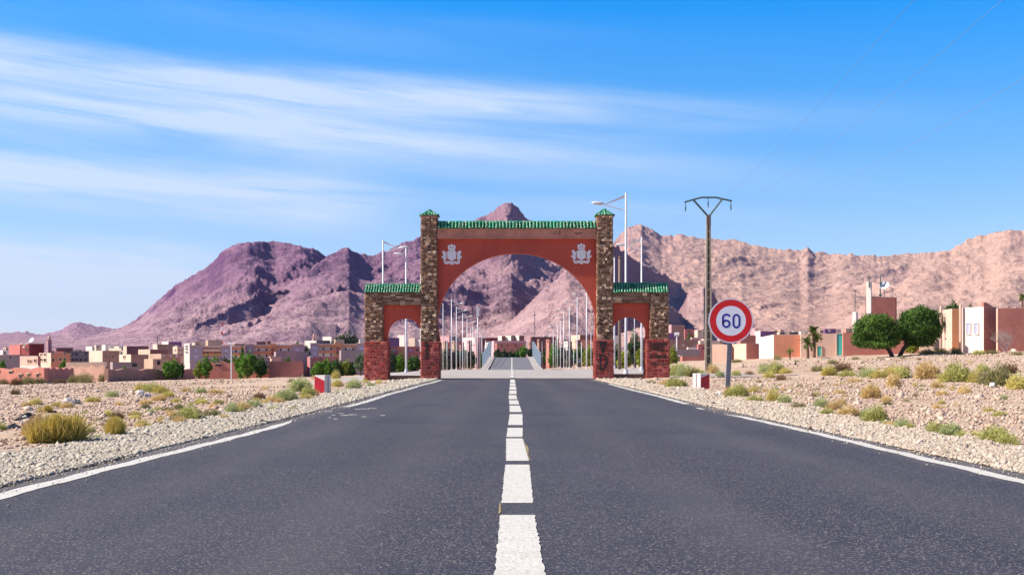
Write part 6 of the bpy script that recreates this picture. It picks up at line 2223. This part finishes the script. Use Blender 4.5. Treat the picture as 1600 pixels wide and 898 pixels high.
person(896.8, 222, 1.76, 20, 'walker in dark clothes behind the gate, left of the two', m_cloth)
person(906.2, 218, 1.72, -15, 'walker with blue-grey top behind the gate, right of the two', m_shirt)

# ------------------------------------------------------------------ shrubs
SH_M = dict(
    tuft=toned('golden_dry_grass', (0.24, 0.17, 0.03), (0.86, 0.72, 0.28), mid=(0.64, 0.50, 0.12), grain=8, backlit=.2),
    green=toned('green_shrub_twigs', (0.14, 0.15, 0.04), (0.74, 0.70, 0.28), mid=(0.46, 0.46, 0.14), grain=8, backlit=.2),
    pale=toned('pale_green_shrub_twigs', (0.15, 0.18, 0.07), (0.66, 0.68, 0.36), mid=(0.44, 0.48, 0.21), grain=8, backlit=.2),
    tan=toned('tan_tumbleweed_twigs', (0.28, 0.18, 0.07), (0.88, 0.70, 0.38), mid=(0.66, 0.48, 0.20), grain=8, backlit=.2),
    brown=toned('brown_dead_twigs', (0.08, 0.05, 0.03), (0.36, 0.22, 0.11), mid=(0.20, 0.12, 0.06), grain=8),
    yellow=toned('yellow_shrub_twigs', (0.24, 0.19, 0.05), (0.84, 0.75, 0.30), mid=(0.62, 0.53, 0.16), grain=8, backlit=.2),
    olive=toned('olive_scrub_twigs', (0.10, 0.095, 0.04), (0.48, 0.43, 0.20), mid=(0.27, 0.245, 0.10), grain=8, backlit=.1))


def shrub_geo(kind, seed, n):
    """unit shrub: one metre across, half a metre high"""
    r_ = np.random.RandomState(seed)
    V, T = [], []
    if kind == 'tuft':
        # upright curved blades from several crowns
        for c_ in range(7):
            ox, oy = r_.normal(0, .17, 2)
            m = n // 7
            a = r_.uniform(0, 6.28, m)
            sp = np.abs(r_.normal(0, .55, m))
            L = r_.uniform(.30, .56, m) * (1 - .25 * np.hypot(ox, oy) / .3)
            dx, dy = np.cos(a) * np.sin(sp), np.sin(a) * np.sin(sp)
            dz = np.cos(sp)
            base = np.stack([ox + r_.normal(0, .05, m), oy + r_.normal(0, .05, m), np.full(m, -.02)], -1)
            tip = base + np.stack([dx, dy, dz], -1) * L[:, None]
            tip[:, 2] -= .12 * sp * L
            mid = (base + tip) / 2 + np.stack([-dx * .1, -dy * .1, np.full(m, .03)], -1) * L[:, None]
            pr = r_.normal(size=(m, 3))
            pr[:, 2] = 0
            pr /= np.linalg.norm(pr, axis=1)[:, None]
            wv = .0055
            V.append(np.stack([base - pr * wv, base + pr * wv, mid + pr * wv, mid - pr * wv], 1))
            V.append(np.stack([mid - pr * wv, mid + pr * wv, tip + pr * wv * .3, tip - pr * wv * .3], 1))
            tt = np.clip(r_.normal(.55, .2, m), 0, 1)
            T += [np.repeat(tt * .75, 4), np.repeat(tt, 4)]
    else:
        nc = 6
        for c_ in range(nc):
            a0 = 6.28 * c_ / nc
            ox, oy = (0, 0) if c_ == 0 else (math.cos(a0) * .24, math.sin(a0) * .20)
            R0 = .30 if c_ == 0 else r_.uniform(.17, .26)
            hz = .46 if c_ == 0 else r_.uniform(.26, .40)
            m = n // nc
            d = r_.normal(size=(m, 3))
            d[:, 2] = np.abs(d[:, 2])
            d /= np.linalg.norm(d, axis=1)[:, None]
            rad = r_.uniform(.45, 1.08, m)
            P = np.stack([ox + d[:, 0] * R0 * rad, oy + d[:, 1] * R0 * rad, d[:, 2] * hz * rad], -1)
            dirn = d + r_.normal(size=(m, 3)) * .55
            dirn /= np.linalg.norm(dirn, axis=1)[:, None]
            pr = np.cross(dirn, r_.normal(size=(m, 3)))
            pr /= np.linalg.norm(pr, axis=1)[:, None]
            L = r_.uniform(.03, .075, m)[:, None]
            wv = r_.uniform(.004, .011, m)[:, None]
            V.append(np.stack([P - dirn * L, P + pr * wv, P + dirn * L, P - pr * wv], 1))
            base = r_.uniform(.2, .8)
            T.append(np.repeat(np.clip(base * .45 + r_.uniform(0, .55, m) + (d[:, 2] * .15), 0, 1), 4))
    V = np.concatenate(V).reshape(-1, 3)
    return V, np.arange(len(V)).reshape(-1, 4), np.concatenate(T)


SHM = {}


def shrub_mesh(kind, var, lod):
    key = (kind, var, lod)
    if key not in SHM:
        g = 'tuft' if kind == 'tuft' else 'bush'
        V, Fc, T = shrub_geo(g, var * 13 + (1 if g == 'tuft' else 50) + len(kind), {0: 4200, 1: 1900, 2: 900}[lod])
        if lod == 2:
            V = V * 1.0
        me = npmesh('shrub', V, Fc, tone=T)
        me.materials.append(SH_M[kind])
        SHM[key] = me
    return SHM[key]


SHR = []   # (px, ybase, width px, height px, kind)
SHR += [(a, b_, c_, d_, k) for a, b_, c_, d_, k in (
    (108, 690, 84, 40, 'tuft'), (64, 680, 42, 32, 'tan'), (178, 680, 40, 24, 'tuft'), (298, 656, 34, 20, 'green'), (276, 658, 24, 12, 'olive'), (330, 651, 26, 12, 'olive'), (362, 645, 22, 18, 'pale'), (378, 642, 26, 14, 'tan'), (396, 637, 26, 14, 'pale'), (404, 624, 20, 11, 'brown'),
    (415, 609, 14, 8, 'tan'), (424, 627, 18, 10, 'tan'), (437, 630, 18, 9, 'tan'), (449, 625, 34, 16, 'pale'), (470, 612, 42, 20, 'pale'), (484, 618, 26, 14, 'green'), (478, 624, 22, 9, 'yellow'), (315, 631, 22, 9, 'yellow'), (277, 629, 16, 8, 'yellow'), (314, 614, 24, 9, 'pale'), (338, 615, 26, 8, 'tan'), (291, 612, 16, 7, 'tan'),
    (250, 614, 26, 12, 'yellow'), (236, 612, 30, 14, 'green'), (222, 611, 26, 12, 'yellow'), (262, 620, 24, 10, 'yellow'), (247, 626, 26, 10, 'tan'), (228, 631, 28, 8, 'tan'), (56, 632, 20, 11, 'yellow'), (40, 634, 16, 7, 'tan'), (72, 644, 18, 11, 'tuft'), (90, 636, 16, 9, 'yellow'), (103, 637, 20, 9, 'tan'), (176, 620, 22, 11, 'pale'), (145, 627, 28, 8, 'yellow'),
    (186, 633, 18, 6, 'tan'), (24, 616, 16, 8, 'brown'), (3, 672, 16, 12, 'green'), (40, 684, 20, 7, 'tan'), (218, 668, 18, 8, 'tan'), (232, 666, 12, 7, 'green'), (130, 688, 14, 6, 'pale'), (152, 686, 16, 7, 'green'), (552, 608, 26, 17, 'pale'), (560, 606, 14, 9, 'olive'), (524, 592, 16, 12, 'yellow'), (526, 604, 16, 12, 'yellow'),
    (530, 612, 12, 5, 'green'), (580, 604, 22, 7, 'pale'), (592, 600, 12, 8, 'yellow'), (570, 598, 12, 7, 'green'), (500, 586, 16, 8, 'brown'), (490, 592, 10, 6, 'tan'), (548, 584, 22, 10, 'pale'), (620, 598, 14, 4, 'olive'), (455, 597, 12, 6, 'brown'),
    (1055, 605, 32, 14, 'green'), (1040, 602, 20, 10, 'tan'), (1018, 600, 14, 6, 'olive'), (1050, 587, 22, 16, 'green'), (1066, 588, 28, 18, 'pale'), (1060, 580, 22, 12, 'green'), (1084, 588, 28, 14, 'yellow'), (1098, 589, 16, 10, 'green'), (1113, 584, 18, 14, 'tan'), (1125, 588, 18, 9, 'pale'), (1150, 587, 20, 9, 'green'), (1170, 585, 14, 6, 'brown'),
    (1198, 583, 30, 17, 'pale'), (1214, 584, 26, 18, 'green'), (1202, 590, 24, 10, 'yellow'), (1228, 583, 22, 9, 'yellow'), (1221, 594, 15, 9, 'brown'), (1153, 619, 34, 17, 'green'), (1143, 618, 22, 15, 'tan'), (1176, 613, 22, 10, 'yellow'), (1196, 612, 14, 7, 'tan'), (1180, 627, 26, 10, 'green'), (1208, 626, 24, 17, 'yellow'), (1226, 630, 28, 16, 'pale'),
    (1248, 638, 28, 9, 'olive'), (1281, 636, 22, 16, 'pale'), (1292, 648, 24, 11, 'green'), (1302, 640, 26, 14, 'tan'), (1314, 634, 20, 12, 'tan'), (1324, 649, 32, 15, 'tan'), (1340, 652, 20, 10, 'brown'), (1369, 659, 38, 23, 'green'), (1354, 655, 26, 18, 'pale'), (1362, 622, 34, 19, 'tan'), (1384, 626, 16, 8, 'tan'), (1394, 665, 24, 8, 'tan'),
    (1312, 614, 20, 6, 'tan'), (1278, 580, 22, 9, 'olive'), (1296, 586, 32, 14, 'yellow'), (1318, 580, 30, 13, 'brown'), (1326, 588, 26, 10, 'green'), (1337, 597, 22, 7, 'tan'), (1358, 589, 30, 15, 'pale'), (1376, 590, 28, 13, 'yellow'), (1345, 578, 14, 6, 'brown'), (1397, 604, 24, 20, 'tan'), (1395, 585, 28, 14, 'yellow'), (1410, 590, 28, 16, 'green'),
    (1414, 580, 18, 8, 'brown'), (1448, 592, 36, 24, 'tan'), (1494, 596, 44, 26, 'green'), (1480, 596, 26, 14, 'yellow'), (1524, 597, 26, 18, 'yellow'), (1540, 600, 30, 22, 'olive'), (1562, 603, 40, 30, 'olive'), (1536, 582, 24, 14, 'green'), (1591, 608, 42, 22, 'yellow'), (1578, 584, 30, 16, 'brown'), (1465, 606, 22, 11, 'tan'), (1472, 617, 24, 8, 'tan'),
    (1508, 615, 24, 13, 'tan'), (1430, 604, 12, 8, 'yellow'), (1430, 619, 11, 5, 'brown'), (1462, 676, 30, 18, 'green'), (1486, 681, 34, 20, 'pale'), (1502, 684, 22, 12, 'green'), (1552, 689, 40, 22, 'green'), (1576, 694, 30, 18, 'green'), (1526, 683, 26, 11, 'yellow'), (1408, 668, 26, 16, 'pale'), (1422, 670, 22, 10, 'green'), (1383, 664, 18, 8, 'green'),
    (1150, 566, 18, 5, 'olive'), (1245, 566, 10, 4, 'olive'), (1302, 568, 16, 6, 'olive'), (1215, 562, 14, 8, 'olive'), (1336, 562, 14, 5, 'olive'), (1375, 562, 12, 4, 'olive'), (1450, 553, 24, 6, 'olive'), (1470, 552, 22, 8, 'yellow'), (1492, 553, 22, 9, 'olive'), (1530, 554, 26, 7, 'green'), (1550, 553, 20, 6, 'olive'), (1588, 555, 18, 5, 'olive'), (1410, 560, 10, 4, 'olive'), (1436, 562, 10, 4, 'brown'), (1517, 567, 10, 4, 'tan'),
    (8, 600, 20, 8, 'olive'), (27, 601, 18, 10, 'brown'), (42, 600, 20, 12, 'olive'), (60, 600, 22, 10, 'olive'), (92, 599, 20, 7, 'brown'), (116, 598, 24, 12, 'olive'), (134, 598, 26, 15, 'olive'), (146, 596, 20, 12, 'olive'), (162, 596, 22, 12, 'olive'), (176, 596, 20, 13, 'olive'), (200, 593, 14, 5, 'olive'))]
rr2 = random.Random(99)
for side, cnt in ((-1, 52), (1, 62)):
    for _ in range(cnt):
        px = rr2.uniform(5, 470) if side < 0 else rr2.uniform(1180, 1595)
        lo = (612 + (470 - px) * .10) if side < 0 else (588 + (px - 1180) * .05)
        hi = (640 + (470 - px) * .11) if side < 0 else (608 + (px - 1180) * .13)
        py = rr2.uniform(lo, hi)
        sc = (py - 575) / 60
        w_ = rr2.uniform(5, 12) * (0.5 + sc)
        SHR.append((px, py, w_, w_ * rr2.uniform(.35, .6), rr2.choice(['tan', 'green', 'yellow', 'brown', 'pale', 'yellow', 'olive'])))
KN = dict(tuft=('golden dry grass tuft', 'grass_tuft', 'grass tuft'), green=('green desert shrub', 'desert_shrub', 'shrub'), pale=('pale green shrub', 'desert_shrub', 'shrub'), tan=('tan tumbleweed', 'dry_shrub', 'shrub'),
          brown=('brown dead-looking shrub', 'dry_shrub', 'shrub'), yellow=('yellowish shrub', 'desert_shrub', 'shrub'), olive=('dusky olive scrub bush', 'scrub_bush', 'bush'))
ORD = ['first', 'second', 'third', 'fourth', 'fifth', 'sixth', 'seventh', 'eighth', 'ninth', 'tenth', 'eleventh', 'twelfth', 'thirteenth', 'fourteenth', 'fifteenth', 'sixteenth', 'seventeenth', 'eighteenth', 'nineteenth', 'twentieth', '21st', '22nd', '23rd', '24th', '25th', '26th', '27th', '28th', '29th', '30th']
reg = {}
for s_ in SHR:
    px, py, wp, hp, k = s_
    if px < 800:
        area = 'by the left earth walls' if py < 604 and px < 300 else ('near the left gate pillar' if px > 490 else ('along the left shoulder' if py > 628 - (px - 300) * .02 and px > 170 or py > 655 else ('farther out in the left field')))
    else:
        area = 'below the right-hand walls' if py < 570 else ('between gate and sign' if px < 1130 else ('along the right shoulder' if py > 606 + (px - 1140) * .165 else ('upslope in the right field' if py < 594 + (px - 1180) * .03 else ('low in the right field, left half' if px < 1400 else 'low in the right field, right half'))))
    size = 'big' if wp >= 28 else ('small' if wp < 14 else 'mid-sized')
    reg.setdefault((area, size, k), []).append(s_)
for (area, size, k), lst in reg.items():
    lst.sort()
    for i, (px, py, wp, hp, _) in enumerate(lst):
        P = ground_hit(px, py)
        d = P.y
        s_ = d / F
        lod = 0 if wp > 30 else (1 if wp > 14 else 2)
        o = link(KN[k][1], shrub_mesh(k, rr2.randrange(3), lod))
        o.location = P - Vector((0, 0, .01))
        o.scale = (wp * s_ * 1.5, wp * s_ * rr2.uniform(1.0, 1.35), hp * s_ / .37)
        o.rotation_euler = (0, 0, rr2.uniform(0, 6.28))
        if len(lst) == 1:
            lb = 'only %s %s %s' % (size, KN[k][0], area)
        else:
            lb = '%s from left of %s %ss %s' % (ORD[min(i, 29)], size, KN[k][0].replace('bush', 'bushe') if KN[k][0].endswith('bush') else KN[k][0], area)
        tag(o, lb, KN[k][2], 'desert shrubs and grass tufts')

# leafless bush in front of the red-brown wall
P = ground_hit(1578, 562)
P = at(1578, 560, 92)
P.z = gz(P.x, P.y)
root = empty('bare_bush', P, 'bare leafless grey bush in front of the red-brown wall at right', 'bush')
mb = MB()
rb_ = random.Random(8)


def twig(p, dv, L, r_, dep):
    q = p + dv * L
    mb.tube([p, p.lerp(q, .5) + Vector((rb_.uniform(-.04, .04), rb_.uniform(-.04, .04), 0)), q], [r_, r_ * .8, r_ * .6], 4, caps=False)
    if dep == 0:
        return
    for _ in range(3):
        nd = (dv + Vector((rb_.uniform(-.8, .8), rb_.uniform(-.8, .8), rb_.uniform(-.2, .5)))).normalized()
        twig(p.lerp(q, rb_.uniform(.5, 1)), nd, L * rb_.uniform(.6, .85), r_ * .6, dep - 1)


for _ in range(6):
    twig(Vector((rb_.uniform(-.3, .3), rb_.uniform(-.3, .3), -.05)), Vector((rb_.uniform(-.6, .6), rb_.uniform(-.6, .6), 1)).normalized(), .75, .022, 4)
mb.build('branches', plain('grey_twigs', (.34, .28, .27), rough=.9), root)

# litter
m_bag = plain('white_plastic', (.75, .76, .80), rough=.4)
for (px, py, w_, h_, lb, mm) in ((1547, 590, 5, 6, 'white scrap of plastic caught in the olive bush', m_bag), (1551, 605, 9, 8, 'crumpled grey-white plastic bag at the foot of the olive bush', m_bag), (1592, 586, 8, 4, 'white litter beside the bare bush at the right edge', m_bag), (79.5, 606, 3, 3, 'tiny white scrap lying in the left field', m_bag),
                                 (1205, 621, 3, 4, 'small black object lying on the stony right field', m_dark), (1243, 571, 3, 4, 'small black object near the young palm', m_dark)):
    P = ground_hit(px, py)
    s_ = P.y / F
    bm = bmesh.new()
    bmesh.ops.create_icosphere(bm, subdivisions=2, radius=1)
    for v_ in bm.verts:
        k = 1 + rb_.uniform(-.35, .3)
        v_.co = Vector((v_.co.x * w_ * s_ / 2 * k, v_.co.y * w_ * s_ * .4 * k, (v_.co.z * .5 + .45) * h_ * s_ * k))
    me = bpy.data.meshes.new('litter')
    bm.to_mesh(me)
    bm.free()
    tag(link('litter', me, mm, None, P), lb, 'litter')

# filler houses of the far town, small on the skyline
fr2 = random.Random(41)
far = []
for (a, b_, y0, y1, nn_) in ((0, 570, 541, 549, 26), (690, 775, 531, 536, 5), (815, 930, 529, 535, 7), (1042, 1110, 521, 532, 6), (1180, 1310, 515, 521, 8), (1085, 1180, 522, 530, 4)):
    for i in range(nn_):
        px = a + (b_ - a) * (i + fr2.uniform(.1, .9)) / nn_
        far.append((px, fr2.uniform(y0, y1), fr2.uniform(6, 13), fr2.choice(['cream', 'tan', 'white', 'peach', 'brown', 'rose', 'earth'])))
far.sort()
areas = (('left half of the left town', 0, 285), ('right half of the left town', 285, 600), ('main arch left of the road', 600, 800), ('main arch right of the road', 800, 935), ('hillside right of the gate', 935, 1400))
for nm, lo, hi in areas:
    sub = [f for f in far if lo <= f[0] < hi]
    for i, (px, yt, w_, c_) in enumerate(sub):
        dd = fr2.uniform(290, 360)
        H_(px - w_ * .45, px, px + w_ * .55, yt, dd, fr2.uniform(35, 45), c_, '%s from left of the tiny far houses in %s' % (ORD[min(i, 29)], nm),
           [('L', px - w_ * .28, px - w_ * .14, yt + 2, yt + 4), ('R', px + w_ * .2, px + w_ * .36, yt + 2, yt + 4)], 'tiny far houses of the town', second=fr2.choice([None, 'brown', 'maroon', 'earth']))

# ------------------------------------------------------------------ air
mh = bpy.data.materials.new('thin_haze')
mh.use_nodes = True
tn2 = NT(mh.node_tree)
tn2.n.clear()
pv = tn2.node('ShaderNodeVolumePrincipled', {'Color': (0.50, 0.48, 1.0, 1), 'Density': 3.8e-5, 'Anisotropy': 0.2})
tn2.l.new(pv.outputs[0], tn2.node('ShaderNodeOutputMaterial').inputs['Volume'])
mb = MB()
mb.box(-9300, 9300, -9300, 9300, -12, 420)
tag(mb.build('haze', mh), kind='stuff')
